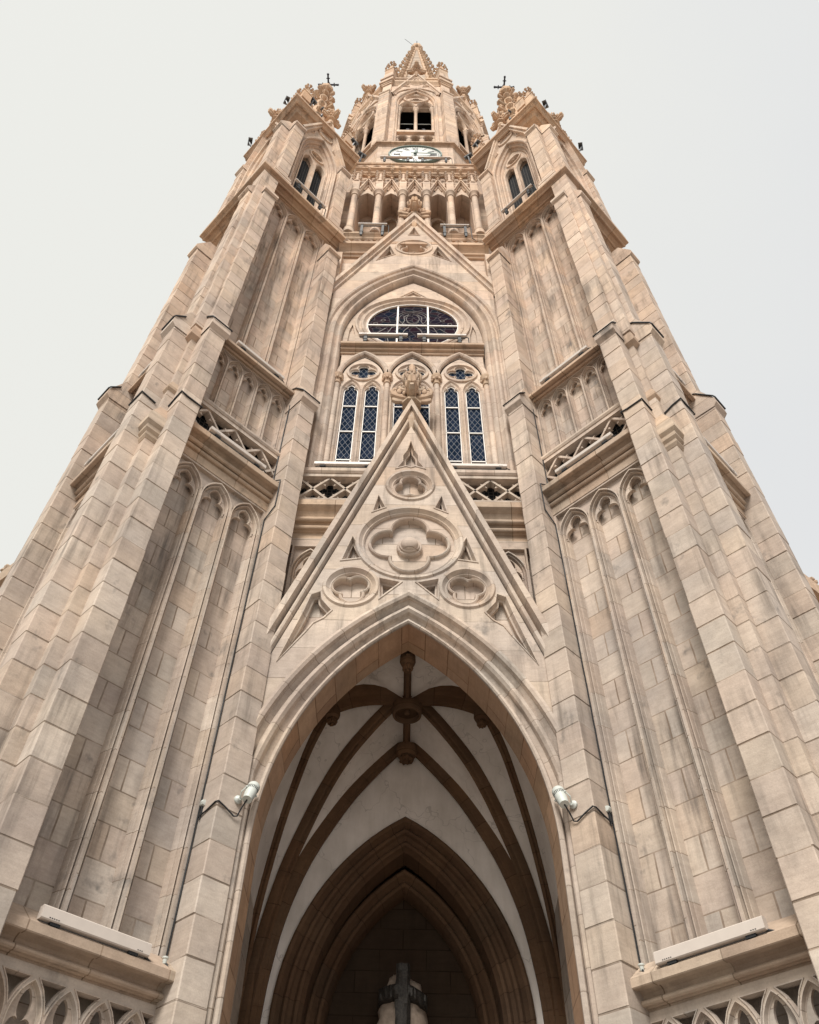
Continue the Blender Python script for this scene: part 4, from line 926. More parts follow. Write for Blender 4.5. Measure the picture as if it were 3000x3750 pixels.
# ================================================================== GALLERY under the clock
mb = MB(); mb.sweep([(-2.1, 9.22), (2.1, 9.22)], [(-.6, 22.10), (-.02, 22.10), (0, 22.16)]+roll(.02, 22.22, .04, -PI*.6, PI*.5)+[(.03, 22.36), (.08, 22.44), (.16, 22.5), (.20, 22.51), (.20, 22.66), (-.05, 22.82), (-.6, 22.85)], plane='H')
gal = mb.build("gallery", M_CORN, cath, smooth=28)
mb = MB().rows()
for k in range(-6, 7):
    c = k*.325; mb.sweep([(c-.155, 22.78)]+arch(c, .155, 23.0, 23.25, 7)+[(c+.155, 22.78)], [(0, -.1), (0, .0), (.03, .03), (.06, .0), (.06, -.1), (.08, -.1)])
mb.plate([(-2.1, 22.75), (2.1, 22.75), (2.1, 23.35), (-2.1, 23.35)], [], -.12, -.12, walls=False)
mb.build("arched_frieze", M_TRIM, gal, CF(9.20))
mb = MB(); mb.sweep([(-2.1, 9.22), (2.1, 9.22)], [(-.9, 23.28), (.0, 23.28), (.03, 23.33), (.03, 23.40), (.08, 23.48), (.10, 23.5), (.10, 23.62), (-.9, 23.66)], plane='H'); mb.build("gallery_sill", M_CORN, gal, smooth=28)
GX = [-1.93, -1.158, -.386, .386, 1.158, 1.93]
for x in GX:
    mb = MB().rows(); mb.lathe((x, 0, 23.62), [(.17, 0), (.17, .22), (.15, .26), (.17, .32), (.125, .42), (.105, .5), (.10, 3.05), (.10, 3.18), (.13, 3.2), (.135, 3.26), (.11, 3.29), (.15, 3.42), (.18, 3.46), (.18, 3.56), (.12, 3.58)], 16)
    mb.build("gallery_column", M_TRIM, gal, CF(9.22))
    mb = MB().rows(); mb.box(x-.12, x+.12, -.12, .12, 27.18, 27.95); mb.lathe((x, 0, 27.95), [(.16, 0), (.16, .08), (.10, .12), (.05, 1.0)], 8, PI/8)
    for t in range(4):
        for a in range(4): crocket(mb, (x+.08*cos(a*PI/2+PI/4), .08*sin(a*PI/2+PI/4), 28.08+t*.24), (cos(a*PI/2+PI/4), sin(a*PI/2+PI/4)), .11)
    mb.build("column_pinnacle", M_TRIM, gal, CF(9.20))
GC = [-1.544, -.772, 0, .772, 1.544]
for i, c in enumerate(GC):
    mb = MB().rows(); A = arch(c, .27, 26.85, 27.42, 9)
    mb.plate([(c-.386, 23.6), (c-.386, 29.0), (c+.386, 29.0), (c+.386, 23.6)]+[(c+.27, 23.6)]+list(reversed(A))+[(c-.27, 23.6)], [], -.10, -.88)
    mb.sweep([(c-.36, 27.15), (c, 28.45), (c+.36, 27.15)], [(0, -.1), (0, .06), (.05, .06), (.06, .01), (.09, .01), (.10, -.06), (.12, -.1)])
    mb.sweep([(c-.13, 27.6), (c, 28.05), (c+.13, 27.6)], [(0, -.1), (0, -.05), (.02, -.05), (.03, -.1)])
    g = mb.build("gallery_gablet", M_TRIM, gal, CF(9.20))
    mb = MB().rows(); mb.lathe((c, -.04, 28.38), [(.05, 0), (.04, .15), (.08, .18), (.08, .22), (.04, .26), (.035, .6)], 8)
    for k in range(4): a = k*PI/2; crocket(mb, (c+.02*cos(a), -.04+.02*sin(a), 28.72), (cos(a), sin(a)), .15)
    mb.blob((c, -.04, 28.98), .07, .07, .09, 7, 5); mb.build("gablet_finial", M_CARVE, g, CF(9.20))
    mb = MB(); mb.box_uv(c-.3)
    mb.plate([(c-.42, 23.6), (c-.42, 28.5), (c+.42, 28.5), (c+.42, 23.6)], [], -.86, -.86, walls=False); mb.build("niche_wall", M_WALL, g, CF(9.20), smooth=0)
    if i in (1, 2, 3):
        mb = MB(); out = [(c-.20, 23.7)]+arch(c, .20, 26.6, 26.95, 8)+[(c+.20, 23.7)]
        z = 23.75
        while z < 26.85:
            hw = .19 if z < 26.6 else .19*max(.2, 1-(z-26.6)/.4)
            mb.grid([[(c-hw, .80, z), (c+hw, .80, z)], [(c-hw, .845, z+.055), (c+hw, .845, z+.055)]]); mb.grid([[(c-hw, .80, z), (c+hw, .80, z)], [(c-hw, .805, z-.012), (c+hw, .805, z-.012)]]); z += .062
        mb.build("louvre_shutter", M_WOOD, g, CF(9.20), smooth=0)
        mb = MB().rows(); mb.sweep([(c-.24, 23.7)]+arch(c, .24, 26.6, 27.02, 8)+[(c+.24, 23.7)], [(0, -.86), (0, -.79), (.04, -.79), (.04, -.86)]); mb.build("louvre_surround", M_TRIM, g, CF(9.20))
mb = MB(); mb.sweep([(-2.05, 9.22), (2.05, 9.22)], [(-.8, 28.98), (.0, 28.98), (.02, 29.02), (.06, 29.06), (.06, 29.12), (.0, 29.16), (.0, 29.36), (.04, 29.40), (.10, 29.44), (.10, 29.52), (.02, 29.56), (.02, 29.98), (.06, 30.0), (.08, 30.08), (.06, 30.14), (-.8, 30.16)], plane='H'); mb.build("parapet", M_CORN, gal, smooth=28)
mb = MB().rows()
for k in range(-4, 5):
    c = k*.44; mb.sweep(arch(c, .21, 29.60, 29.86, 7), [(0, -.02), (0, .03), (.03, .04), (.05, .03), (.06, -.02)])
mb.build("parapet_arcading", M_TRIM, gal, CF(9.20))
# ================================================================== OCTAGON: clock stage, belfry, spire
OC = Vector((0, 13.26, 0))
def octring(ap, z): R = ap/cos(PI/8); return [(OC.x+R*cos(PI/8+k*PI/4), OC.y+R*sin(PI/8+k*PI/4), z) for k in range(8)]
mb = MB(); mb.box_uv()
def octloft(mb, rows):
    R = [octring(a, z) for a, z in rows]; mb.grid(R, close_c=True)
octloft(mb, [(3.53, 29.5), (3.53, 34.0)])
octloft(mb, [(3.30, 34.2), (2.2, 34.21)])
belf = mb.build("belfry", M_ASH, cath, smooth=0)
mb = MB(); octloft(mb, [(1.2, 34.22), (1.2, 46.0)]); octloft(mb, [(3.2, 45.4), (1.2, 45.41)]); mb.build("belfry_shade_backing", M_DARK, belf, smooth=0)  # solid core painted near-black so the bell openings look deep in shade
mb = MB(); P = [tuple(p[:2]) for p in octring(3.53, 0)]
mb.sweep(list(P), [(-.3, 33.98), (.0, 33.98), (.03, 34.03), (.05, 34.08), (.10, 34.12), (.15, 34.13), (.15, 34.24), (.0, 34.34), (-.6, 34.40)], plane='H', closed=True)
mb.build("clock_cornice", M_CORN, belf, smooth=28)
def around(fn, n=8, half=False, keep=range(8)):
    o = None
    for k in keep:
        ang = (k+(.5 if half else 0))*PI/4
        Mx = Matrix.Translation(OC) @ Matrix.Rotation(ang, 4, 'Z')
        if o is None: o = fn(belf, Mx)
        else: link(o, belf, Mx)
VIS = (0, 1, 7, 2, 6, 3, 5, 4)
AP = 3.43    # in this frame the face is at y = -AP; q grows outwards from the axis
def bel_open(par, M):
    mb = MB().rows(); q = AP
    op = [(-.80, 34.3)]+arch(0, .80, 41.1, 43.3, 14)+[(.80, 34.3)]
    mb.plate([(-1.2, 34.3), (-1.2, 44.4), (1.2, 44.4), (1.2, 34.3)]+list(reversed(op)), [], q-.02, q-.6)
    mb.sweep([(-.97, 34.3)]+arch(0, .97, 41.1, 43.65, 14)+[(.97, 34.3)], [(0, q-.02), (0, q+.05), (.04, q+.07), (.08, q+.05), (.09, q), (.13, q-.03), (.16, q), (.18, q-.05), (.18, q-.3)])
    mb.sweep([(-1.22, 42.45), (0, 46.5), (1.22, 42.45)], [(0, q-.3), (0, q+.14), (.10, q+.14), (.11, q+.08), (.16, q+.06), (.18, q-.02)])
    mb.plate([(-1.15, 42.5), (0, 46.35), (1.15, 42.5)]+list(reversed(arch(0, .95, 42.5, 43.68, 10))), [circle(0, 44.55, .28, 20)], q+.04, q-.2, back=True)
    rosette(mb, 0, 44.55, .28, 3, .1, .1, PI/2, q+.04)
    for s in (-1, 1): mb.sweep([(s*.32, 43.85), (s*.62, 43.95), (s*.36, 44.35)][::(1 if s < 0 else -1)], [(-.03, q+.04), (0, q+.08), (.03, q+.04)], closed=True)
    mb.sweep([(-.14, 45.15), (0, 45.65), (.14, 45.15)], [(-.03, q+.04), (0, q+.08), (.03, q+.04)], closed=True)
    # traceried head: ring over two arches
    mb.plate([(-.80, 40.7)]+arch(0, .80, 41.1, 43.3, 12)+[(.80, 40.7)], [list(reversed(arch(-.39, .33, 40.75, 41.4, 8)+[(-.39+.33, 40.72), (-.39-.33, 40.72)])), list(reversed(arch(.39, .33, 40.75, 41.4, 8)+[(.39+.33, 40.72), (.39-.33, 40.72)])), foil(0, 42.05, 4, .17, .16, PI/2, 8)], q-.12, q-.30)
    mb.sweep(circle(0, 42.05, .52, 28), [(-.08, q-.13), (-.06, q-.04), (0, q-.02), (.05, q-.08), (.08, q-.14)], closed=True)
    for s in (-.39, .39): mb.sweep(arch(s, .36, 40.7, 41.48, 8), [(-.05, q-.13), (-.04, q-.04), (.0, q-.02), (.04, q-.08), (.05, q-.16)])
    for x in (-.76, 0, .76):
        mb.lathe((x, -(q-.2), 36.9), [(.12, 0), (.12, .25), (.09, .35), (.08, .45), (.075, 3.3), (.10, 3.35), (.08, 3.42), (.10, 3.55), (.15, 3.68), (.15, 3.85), (.1, 3.88)], 12)
    # sill and little arcade below
    mb.box(-.84, .84, q-.4, q-.02, 36.55, 36.8); mb.box(-.84, .84, q-.5, q-.1, 34.3, 34.75)
    for c in (-.54, 0, .54):
        mb.sweep(arch(c, .26, 35.95, 36.35, 8), [(-.02, q-.3), (-.02, q-.1), (.03, q-.08), (.06, q-.12), (.07, q-.4)])
        A = arch(c, .25, 35.95, 36.33, 8); mb.plate([(c-.27, 35.9), (c-.27, 36.6), (c+.27, 36.6), (c+.27, 35.9), (c+.25, 35.9)]+list(reversed(A)), [], q-.14, q-.4)
    for x in (-.80, -.27, .27, .80): mb.lathe((x, -(q-.22), 34.75), [(.10, 0), (.10, .15), (.07, .25), (.07, .85), (.09, .9), (.12, 1.1), (.12, 1.2), (.08, 1.21)], 10)
    return mb.build("bell_opening", M_TRIM, par, M)
around(bel_open, keep=VIS)
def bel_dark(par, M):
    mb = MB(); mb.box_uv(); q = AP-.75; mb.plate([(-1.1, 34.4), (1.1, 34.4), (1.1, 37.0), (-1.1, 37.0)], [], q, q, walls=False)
    return mb.build("belfry_shade_backing", M_DARK, par, M, smooth=0)  # dark sheet behind the lower openings, shade put in as colour
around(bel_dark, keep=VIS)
def pier(par, M):
    mb = MB().rows(); mb.stack(-.26, .26, 3.2, 3.90, 34.25, 42.1, h=.42)
    mb.stack(-.23, .23, 3.1, 3.72, 42.3, 44.3, h=.42)
    pr = [(3.9, 42.06), (3.95, 42.12), (3.95, 42.24), (3.70, 42.85), (3.2, 42.85)]
    mb.grid([[(s, -a, z) for a, z in pr] for s in (-.27, .27)])
    for s in (-.27, .27): b = mb.add([(s, -a, z) for a, z in pr]+[(s, -3.2, 42.06)]); mb.face(range(b, b+len(pr)+1))
    for e, z0, z1 in ((.03, 44.3, 44.45), (.07, 44.45, 44.6), (.14, 44.6, 44.85), (.06, 44.85, 45.4), (.12, 45.4, 45.6)): mb.box(-.24-e, .24+e, 3.0, 3.74+e, z0, z1)
    mb.box(-.24, .24, 3.1, 3.72, 45.6, 46.8)
    return mb.build("belfry_pier", M_ROWS, par, M, smooth=25)
around(pier, half=True, keep=(0, 7, 1, 6, 2, 5, 3, 4))
def pier_pin(par, M):
    mb = MB().rows(); small_pinnacle(mb, (0, -3.42, 46.6), .5, 3.4); return mb.build("belfry_pinnacle", M_CARVE, par, M)
around(pier_pin, half=True, keep=(0, 7, 1, 6, 2, 5, 3, 4))
def bel_fin(par, M):
    mb = MB().rows(); finial(mb, (0, -3.48, 46.2), .5, 4, 0, .9); return mb.build("belfry_gable_finial", M_CARVE, par, M)
around(bel_fin, keep=VIS)
mb = MB(); P = [tuple(p[:2]) for p in octring(3.43, 0)]
mb.sweep(list(P), [(-.3, 44.3), (-.0, 44.3), (.03, 44.4), (.08, 44.5), (.14, 44.6), (.14, 44.8), (.0, 44.9), (.0, 45.5), (.06, 45.55), (.06, 45.7), (-.8, 45.8)], plane='H', closed=True)
mb.build("belfry_cornice", M_CORN, belf, smooth=28)
mb = MB(); mb.lathe((0, OC.y-2.0, 37.6), [(.02, 1.5), (.2, 1.5), (.3, 1.4), (.36, 1.0), (.45, .5), (.62, .1), (.66, 0), (.6, .0)], 24)
mb.build("bell", M_BELL, belf)
mb = MB()
for y in (-2.3, -1.6): mb.bar3((-1.4, OC.y+y-.3, 39.2), (1.4, OC.y+y-.3, 39.2), .18, .22)
for s in (-1, 1): mb.bar3((s*.75, OC.y-2.55, 37.0), (s*.35, OC.y-2.55, 40.0), .14, .14, up=(0, 1, 0))
mb.build("bell_frame", M_IRON, belf, smooth=0)
mb = MB()
for z in (38.0, 39.3): mb.tube([(-.8, OC.y-AP+.45, z), (.8, OC.y-AP+.45, z)], .018, 6)
mb.build("safety_rail", M_LAMPW, belf)
# spire
mb = MB(); zt = 69.4
octloft(mb, [(2.45, 45.6), (.30, zt)]); spire = mb.build("spire", M_SPIRE, cath, smooth=0)
for k in range(8):
    a = PI/8+k*PI/4; mb = MB().rows(); rows = [] ; n = 17
    P0 = Vector((OC.x+cos(a)*2.45/cos(PI/8), OC.y+sin(a)*2.45/cos(PI/8), 45.6)); P1 = Vector((OC.x+cos(a)*.3/cos(PI/8), OC.y+sin(a)*.3/cos(PI/8), zt))
    mb.tube([tuple(P0), tuple(P0.lerp(P1, .5)), tuple(P1)], .15, 8, [1, .9, .6])
    for t in range(n):
        f = (t+.5)/n; crocket(mb, tuple(P0.lerp(P1, f)), (cos(a), sin(a)), .40-.14*f)
    mb.build("crocketed_rib", M_CARVE, spire)
mb = MB().rows(); mb.lathe((OC.x, OC.y, zt-.3), [(.30, 0), (.36, .3), (.44, .5), (.36, .8), (.40, 1.2), (.46, 1.7), (.50, 2.0), (.42, 2.3), (.3, 2.5), (.15, 2.9)], 8, PI/8)
for k in range(8): a = k*PI/4; mb.blob((OC.x+.42*cos(a), OC.y+.42*sin(a), zt+1.0), .14, .14, .22, 7, 5)
mb.build("spire_finial", M_CARVE, spire)
mb = MB(); mb.tube([(0, OC.y, zt+2.4), (0, OC.y, zt+4.9)], .035, 6); mb.tube([(-.2, OC.y-.1, zt+2.5), (-.95, OC.y-.2, zt+4.6)], .015, 5); mb.build("lightning_rod", M_IRON, spire)
# clock
Yc = OC.y-3.53; zc = 32.86
mb = MB(); mb.lathe_q(0, zc, [(.98, .0), (.98, .05), (.97, .055), (.5, .055), (.05, .055)], 48); clock = mb.build("clock_dial", M_DIAL, cath, CF(Yc))
mb = MB(); mb.sweep(circle(0, zc, 1.03, 56), [(0, 0), (0, .09), (.02, .11), (.05, .11), (.07, .08), (.07, .05)], closed=True)
mb.build("clock_rim", M_GREEN, clock, CF(Yc))
mb = MB()
for k in range(60):
    a = 2*PI*k/60; mb.lathe_q(.90*sin(a), zc+.90*cos(a), [(.012 if k % 5 else .02, .05), (.012 if k % 5 else .02, .062)], 6)
mb.build("minute_dots", M_NUM, clock, CF(Yc), smooth=0)
NUM = ["XII", "I", "II", "III", "IIII", "V", "VI", "VII", "VIII", "IX", "X", "XI"]
for k, s in enumerate(NUM):
    a = 2*PI*k/12; mb = MB(); wds = {'I': .055, 'V': .12, 'X': .12}; W_ = sum(wds[c] for c in s); x = -W_/2; hh = .24
    def seg(x0, z0, x1, z1, t):
        p = []
        L = math.hypot(x1-x0, z1-z0); nx, nz = -(z1-z0)/L*t/2, (x1-x0)/L*t/2
        for (px, pz) in ((x0+nx, z0+nz), (x1+nx, z1+nz), (x1-nx, z1-nz), (x0-nx, z0-nz)):
            rx = px*cos(a)+(pz+.70)*sin(a); rz = -px*sin(a)+(pz+.70)*cos(a); p.append((rx, zc+rz))
        mb.plate(p, [], .066, .05)
    for c in s:
        wd = wds[c]; m_ = x+wd/2
        if c == 'I': seg(m_, -hh/2, m_, hh/2, .028); seg(m_-.024, hh/2, m_+.024, hh/2, .014); seg(m_-.024, -hh/2, m_+.024, -hh/2, .014)
        if c == 'V': seg(m_-.042, hh/2, m_, -hh/2, .03); seg(m_+.042, hh/2, m_, -hh/2, .014); seg(m_-.06, hh/2, m_-.02, hh/2, .014); seg(m_+.02, hh/2, m_+.06, hh/2, .014)
        if c == 'X': seg(m_-.042, hh/2, m_+.042, -hh/2, .03); seg(m_+.042, hh/2, m_-.042, -hh/2, .014)
        x += wd
    mb.build("numeral", M_NUM, clock, CF(Yc), smooth=0)
for nm, ang, L, wd in (("hour_hand", rad(7), .52, .06), ("minute_hand", rad(93), .82, .05)):
    mb = MB(); P = []
    for (x, z) in ((-wd*.5, -.16), (-wd*.35, 0), (-wd*.5, L*.5), (-wd*1.0, L*.68), (0, L), (wd*1.0, L*.68), (wd*.5, L*.5), (wd*.35, 0), (wd*.5, -.16)): P.append((x*cos(ang)+z*sin(ang), zc-x*sin(ang)+z*cos(ang)))
    q = .10 if nm == "hour_hand" else .13
    mb.plate(P, [], q, q-.02, back=True); mb.lathe_q(0, zc, [(.06, q-.04), (.06, q+.02), (.01, q+.03)], 12); mb.build(nm, M_GREEN, clock, CF(Yc), smooth=0)
# low crocketed gables of the aisles, glimpsed past the turrets
for sx in (-1, 1):
    mb = MB().rows(); x0, y0 = sx*10.15, 14.3
    a, b = Vector((sx*9.2, y0, 15.5)), Vector((sx*11.6, y0, 11.15))
    mb.bar3(tuple(a), tuple(b), .22, .4, up=(0, -1, 0))
    for t in range(9):
        p = a.lerp(b, t/8.5+.03); mb.tube([tuple(p), tuple(p+Vector((sx*.10, 0, .14))), tuple(p+Vector((sx*.14, 0, .30)))], .055, 7, [1, .8, .7]); mb.blob(tuple(p+Vector((sx*.15, 0, .36))), .10, .10, .08, 8, 5, .25); mb.blob(tuple(p+Vector((sx*.22, 0, .28))), .07, .07, .06, 7, 5, .2)
    b_ = mb.add([(sx*6.0, y0+.2, GZ), (sx*12.5, y0+.2, GZ), (sx*12.5, y0+.2, 9.4), (sx*9.2, y0+.2, 15.4), (sx*6.0, y0+.2, 15.4)]); mb.face(range(b_, b_+5))
    mb.box(min(sx*6, sx*12.5), max(sx*6, sx*12.5), -y0-8, -y0-.25, GZ, 10.4)
    mb.build("aisle_gable", M_CARVE, cath)
# ================================================================== FLOODLIGHTS AND WIRING (things of their own)
def bar_lamp(name, L, hgt, label, cat, group, M, legs=.10, tilt=0.0, dots=True, pole=0.0, thick=.07):
    t = empty(name, None, M=M); tag(t, label, cat, group)
    mb = MB(); pr = [(.0, 0), (thick, .0), (thick+.01, .01), (thick+.01, hgt-.01), (thick, hgt), (0, hgt)]
    mb.grid([[(x, -q, z+legs) for q, z in pr] for x in (0, L)])
    for x in (0, L): b = mb.add([(x, -q, z+legs) for q, z in pr]); mb.face(range(b, b+len(pr)))
    mb.build("lamp_housing", M_WHITE, t, M, smooth=0)
    mb = MB(); mb.box(.02, L-.02, -.01, thick*(.3 if dots else .1), legs-.025, legs-.002); mb.build("lamp_underside", M_GREYM, t, M, smooth=0)
    for f in (.14, .86):
        mb = MB(); mb.box(L*f-.035, L*f+.035, .0, .05, -pole-.015, legs-.003); mb.box(L*f-.05, L*f+.05, -.02, .06, legs*.3-pole*.1-.01, legs*.3+.02); mb.build("bracket", M_BLACK if pole == 0 else M_GREYM, t, M, smooth=0)
    if dots:
        mb = MB()
        for x0, n in ((.08, 5), (L-.14, 3)):
            for k in range(n): mb.box(x0+k*.022, x0+k*.022+.012, thick+.008, thick+.0125, legs+.018, legs+.026)
        mb.build("vent_slots", M_BLACK, t, M, smooth=0)
    mb = MB(); mb.tube([(L-.02, -.03, legs+.01), (L+.05, -.02, legs-.02), (L+.06, .03, .0), (L+.16, .08, -.02)], .012, 6); mb.build("lamp_cable", M_BLACK, t, M)
    return t
sideN = {'L': 'left', 'R': 'right'}
W = {('L', 0): 'left turret, portal side', ('R', 0): 'right turret, portal side', ('L', 1): 'left turret, outer side', ('R', 1): 'right turret, outer side'}
for key in FR:
    M = FR[key]
    if key[1] == 0:
        bar_lamp("linear_floodlight", 1.15, .118, f"long beige floodlight bar on the lowest cornice, {W[key]}", "floodlight", "linear floodlights on the tower", M @ Matrix.Translation((.765, -.175, 3.262)), .022)
    bar_lamp("linear_floodlight", 1.13, .085, f"white floodlight bar before the fretted balustrade, {W[key]}", "floodlight", "linear floodlights on the tower", M @ Matrix.Translation((.785, -.17, 10.99)), .055)
    bar_lamp("linear_floodlight", 1.14, .085, f"white floodlight bar on the ledge over five small arches, {W[key]}", "floodlight", "linear floodlights on the tower", M @ Matrix.Translation((.78, -.04, 14.06)), .05)
    if key[1] == 0:
        bar_lamp("linear_floodlight", 1.09, .06, f"slim floodlight bar below the traceried window of the {W[key]}", "floodlight", "linear floodlights on the tower", M @ Matrix.Translation((.765, -.14, 22.95)), .34, dots=False)
for s, nm in ((-1, 'left'), (1, 'right')):
    bar_lamp("linear_floodlight", 1.12, .085, f"white floodlight bar at the foot of the lancet windows, {nm} of the portal gable", "floodlight", "linear floodlights on the tower", CF(8.99) @ Matrix.Translation((-1.75 if s < 0 else .63, 0, 11.97)), .02)
    bar_lamp("linear_floodlight", 1.13, .07, f"white floodlight bar in front of the round stained glass window, {nm} one of the pair", "floodlight", "linear floodlights on the tower", CF(9.10) @ Matrix.Translation((-1.24 if s < 0 else .11, 0, 16.93)), .24)
    bar_lamp("linear_floodlight", .84, .05, f"floodlight bar on two grey posts before the columned gallery, {nm} of the gable tip", "floodlight", "linear floodlights on the tower", CF(9.0) @ Matrix.Translation((-1.63 if s < 0 else .76, 0, 23.0)), .74, dots=False)
    bar_lamp("linear_floodlight", 1.18, .05, f"slim floodlight bar crossing the {nm} half of the clock dial", "floodlight", "linear floodlights on the tower", CF(9.32) @ Matrix.Translation((-1.27 if s < 0 else .10, 0, 30.75)), .40, dots=False)
# small spotlights on stalks round the turret crowns
def stalk_lamp(p, d, label):
    M = frame(p, math.atan2(d[1], d[0])); t = empty("stalk_spotlight", None, M=M); tag(t, label, "spotlight", "spotlights on stalks around the turret crowns")
    mb = MB(); mb.tube([(-.30, 0, -.75), (-.1, 0, -.35), (0, 0, -.05)], .03, 6); mb.blob((-.12, 0, -.36), .055, .055, .06, 6, 4); mb.build("stalk", M_GREYM, t, M)
    mb = MB(); mb.bar3((-.02, -.15, .03), (-.02, .15, .03), .15, .05, up=(.5, 0, 1)); mb.build("lamp_head", M_GREYM, t, M, smooth=0)
    mb = MB(); mb.bar3((-.05, -.08, -.02), (-.05, .08, -.02), .10, .05, up=(.5, 0, 1)); mb.build("lamp_back", M_BLACK, t, M, smooth=0)
for s, nm in ((-1, 'left'), (1, 'right')):
    for (x, y, z, dx, dy, lb) in ((-4.72, 7.75, 32.5, -1, -.6, f"small stalk floodlight jutting over the outer edge of the {nm} turret crown"),
                                  (-6.12, 9.05, 32.0, -1, -.3, f"small floodlight on a stalk at the outermost corner of the {nm} turret"),
                                  (-3.62, 7.52, 31.6, 1, -.8, f"small floodlight beside the front pinnacle of the {nm} turret crown"),
                                  (-3.30, 8.0, 32.1, 1, -.8, f"small floodlight among the crockets of the {nm} turret spirelet"),
                                  (-2.18, 8.78, 31.2, 1, -.8, f"small floodlight on the inner corner of the {nm} turret, below the belfry"),
                                  (-1.90, 9.12, 30.9, .6, -1, f"small floodlight beside the clock wall, at the {nm} end of its parapet")):
        stalk_lamp((x*-s, y, z), (dx*-s, dy), lb)
# cylinder spotlights on the portal buttresses
for key, u0, s in ((('L', 0), 2.50, 1), (('R', 0), .20, -1)):
    nm = sideN[key[0]]; M = FR[key] @ Matrix.Translation((u0, -.353, 5.14)); t = empty("wall_spotlight", None, M=M)
    tag(t, f"white cylindrical spotlight with vent slots on the buttress {nm} of the portal arch", "spotlight", "cylindrical spotlights flanking the portal")
    ax = Matrix.Translation((s*.075, -.13, .07)) @ Matrix.Rotation(s*rad(22), 4, 'Y') @ Matrix.Rotation(rad(-10), 4, 'X')
    mb = MB(); mb.lathe((0, 0, -.125), [(.052, .0), (.056, .0), (.058, .02), (.068, .10), (.068, .195), (.074, .197), (.074, .245), (.066, .262), (.02, .268)], 28); mb.v = [tuple(ax @ Vector(p)) for p in mb.v]; mb.build("lamp_housing", M_LAMPW, t, M)
    mb = MB(); mb.lathe((0, 0, -.118), [(.05, 0), (.01, .004)], 20); mb.v = [tuple(ax @ Vector(p)) for p in mb.v]; mb.build("lamp_lens", M_LENS, t, M)
    mb = MB()
    for k in range(22):
        a = 2*PI*k/22; c = Vector((.0675*cos(a), .0675*sin(a), .028)); e = Vector((-sin(a), cos(a), 0))*.0045
        o = mb.add([tuple(ax @ (c+e*sx+Vector((0, 0, sz))+c.normalized()*dr*Vector((1, 1, 0)).length/1.414)) for dr in (.002,) for sx, sz in ((-1, 0), (1, 0), (1, .036), (-1, .036))]); mb.face(range(o, o+4))
    mb.build("vent_slots", M_BLACK, t, M, smooth=0)
    mb = MB(); mb.lathe_q(0, 0, [(.05, 0), (.05, .02), (.035, .03), (.02, .05), (.01, .05)], 20)
    for e in (-1, 1):
        a = ax @ Vector((e*.078, 0, .03)); mb.tube([(0, -.04, 0), tuple(Vector((0, -.05, .0)).lerp(a, .5)+Vector((e*.03, .0, 0))), tuple(a)], .008, 6); mb.blob(tuple(a), .016, .016, .016, 7, 5, 0)
    mb.build("bracket", M_LAMPW, t, M)
    mb = MB(); mb.tube([tuple(ax @ Vector((0, 0, -.12))), (s*.03, -.06, -.12), (s*.02, -.02, -.2), (-s*.02, -.014, -.215), (-s*.14, -.014, -.16), (-s*(.255), -.014, -.12), (-s*.27, .02, -.125), (-s*.265, .18, -.165), (-s*.27, .32, -.20)], .010, 6); mb.build("lamp_cable", M_BLACK, t, M)
    # junction box and riser cable in the angle of the buttress
    M2 = FR[key] @ Matrix.Translation((2.235 if s > 0 else .465, -.06, 5.10)); jb = empty("junction_box", None, M=M2); tag(jb, f"small white junction box on the black cable {nm} of the portal", "junction box", "junction boxes beside the portal")
    mb = MB(); mb.lathe_q(0, 0, [(.034, -.02), (.04, .0), (.04, .03), (.034, .042), (.01, .045)], 8); mb.build("box_shell", M_LAMPW, jb, M2)
    mb = MB()
    for e in (-.012, .006, .016): mb.tube([(e, -.01, -.03), (e*.6, -.01, -.12), (0, .0, -.2)], .008, 5)
    mb.build("cable_tail", M_BLACK, jb, M2)
    u = 2.228 if s > 0 else .472
    mb = MB(); pts = []
    for i in range(60):
        z = 3.45+(13.6-3.45)*i/59; pts.append((u+random.uniform(-.002, .002), -.025+(.0 if z < 10.3 else (-.235 if z < 11.05 else .0)), z))
    mb.tube(pts, .011, 6); c = mb.build("power_cable", M_BLACK, None, FR[key], smooth=60); tag(c, f"black cable climbing the angle of the inner buttress {nm} of the portal", "cable", "cables climbing the buttresses")
    M3 = FR[key] @ Matrix.Translation((2.16 if s > 0 else .54, -.13, 3.30)); k = empty("small_floodlight", None, M=M3); tag(k, f"small white knob lamp on the lowest cornice, {nm} of the portal", "lamp", "knob lamps on the lowest cornice")
    mb = MB(); mb.lathe((0, 0, .02), [(.018, 0), (.022, .02), (.024, .04), (.032, .05), (.032, .065), (.01, .07)], 14); mb.build("lamp_head", M_LAMPW, k, M3)
    mb = MB(); mb.tube([(.0, 0, .04), (.03, -.03, -.01), (.045, .0, .0), (.05, .06, .0)], .012, 6); mb.build("lamp_cable", M_BLACK, k, M3)
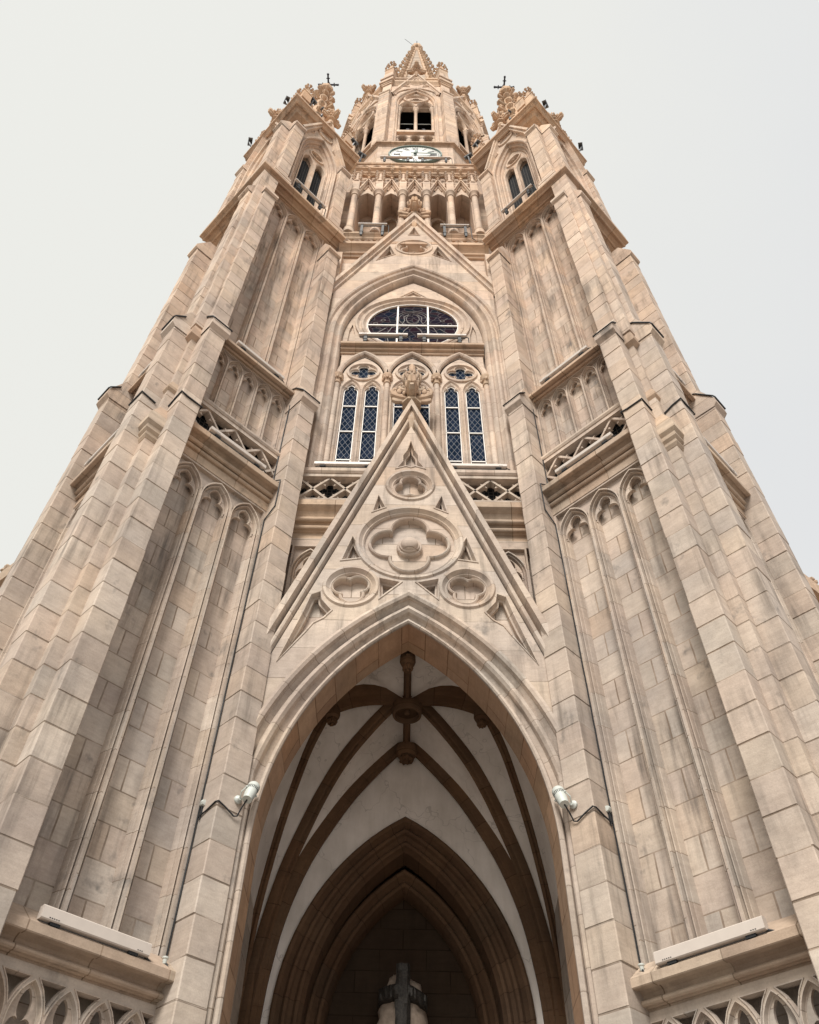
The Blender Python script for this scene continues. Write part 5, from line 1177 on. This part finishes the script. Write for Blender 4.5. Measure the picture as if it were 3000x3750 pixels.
# cables lying over the buttress caps
def cap_cable(M, pts, label):
    mb = MB(); mb.tube(pts, .016, 6); o = mb.build("cap_cable", M_BLACK, None, M); tag(o, label, "cable", "cables looped over buttress caps")
for key in FR:
    nm = W[key]; z = 13.72
    for s0, s1, wh in ((.09, .455, 'end nearest the turret corner' ), (2.245, 2.61, 'far end')):
        a, b = (s0, s1)
        wh2 = 'buttress at the start' if s0 < 1 else 'buttress at the end'
        if key in (('L', 0), ('R', 1)): w2 = 'front corner buttress' if s0 < 1 else ('portal side buttress' if key[1] == 0 else 'rearmost buttress')
        else: w2 = 'front corner buttress' if s0 > 1 else ('portal side buttress' if key[1] == 0 else 'rearmost buttress')
        cap_cable(FR[key], [(a-.03, .1, z+.55), (a-.03, -.14, z+.38), (a-.03, -.42, z+.0), (a-.01, -.44, z-.035), (b+.015, -.44, z-.035), (b+.03, -.42, z+.0), (b+.03, -.25, z+.2)], f"black cable over the {w2} cap, {nm}")
        if w2 == 'front corner buttress':
            z3 = 11.2; cap_cable(FR[key], [(a-.014, .05, z3-.1), (a-.014, -.2, z3), (a-.014, -.365, z3+.03), (a+.1, -.367, z3), (b+.014, -.367, z3), (b+.014, -.1, z3-.05)], f"black cable round the {w2} at balustrade height, {nm}")
# ================================================================== SCULPTURE in the doorway
MS = frame((0, 12.62, -.14), 0); st = empty("cross_sculpture", None, M=Matrix.Translation((0, 12.62, 3.2)))
tag(st, "rough pale stone sculpture wrapped by a dark textured metal cross in the doorway", "sculpture")
mb = MB(); rows = []
for z, rx, ry, ox in ((1.6, .42, .25, 0), (3.0, .40, .25, 0), (3.7, .38, .24, 0), (4.0, .36, .23, -.01), (4.2, .37, .22, 0), (4.32, .335, .21, .0), (4.44, .33, .20, 0), (4.56, .31, .19, .01), (4.68, .27, .16, .02), (4.78, .23, .12, .01), (4.85, .16, .10, -.03), (4.90, .08, .06, -.07)):
    rows.append([(ox+rx*(cos(2*PI*j/26))*(1+random.uniform(-.10, .10)), ry*sin(2*PI*j/26)*(1+random.uniform(-.14, .14)), z+random.uniform(-.02, .02)) for j in range(26)])
mb.grid(rows, close_c=True); b = mb.add(rows[-1]); mb.face(range(b, b+26)); mb.build("stone_body", M_LUMP, st, MS, smooth=60)
mb = MB(); rows = []
for i in range(40):
    z = 1.6+3.37*i/39; rows.append([(x*(1+random.uniform(-.10, .10)), y+random.uniform(-.02, .02), z) for x, y in ((-.10, -.10), (-.10, -.27), (-.06, -.29), (-.02, -.29), (.02, -.29), (.06, -.29), (.10, -.27), (.10, -.10))])
mb.grid(rows); b = mb.add(rows[-1]); mb.face(range(b, b+8)); mb.build("cross_upright", M_CROSS, st, MS, smooth=20)
for s in (-1, 1):
    mb = MB(); rows = []
    for i in range(13):
        t = i/12; x = s*(.06+.28*t); z = 4.62-(.02 if s < 0 else .10)*t; h = .12*(1-.15*t); J = lambda: random.uniform(-.018, .018)
        rows.append([(x, -.10+.10*t*t, z-h), (x, -.27+.14*t*t+J(), z-h+.02), (x, -.30+.14*t*t+J(), z-.06+J()), (x, -.31+.14*t*t+J(), z+J()), (x, -.30+.14*t*t+J(), z+.06+J()), (x, -.26+.14*t*t, z+h-.02), (x, -.09+.10*t*t, z+h)])
    mb.grid(rows); b = mb.add(rows[-1]); mb.face(range(b, b+7)); mb.build("cross_arm", M_CROSS, st, MS, smooth=20)
# ================================================================== GROUND
mb = MB(); mb.box_uv(); b = mb.add([(-400, -400, GZ), (400, -400, GZ), (400, 400, GZ), (-400, 400, GZ)]); mb.face((b, b+1, b+2, b+3)); g = mb.build("plaza_ground", M_PAVE, None, smooth=0); g['kind'] = 'structure'
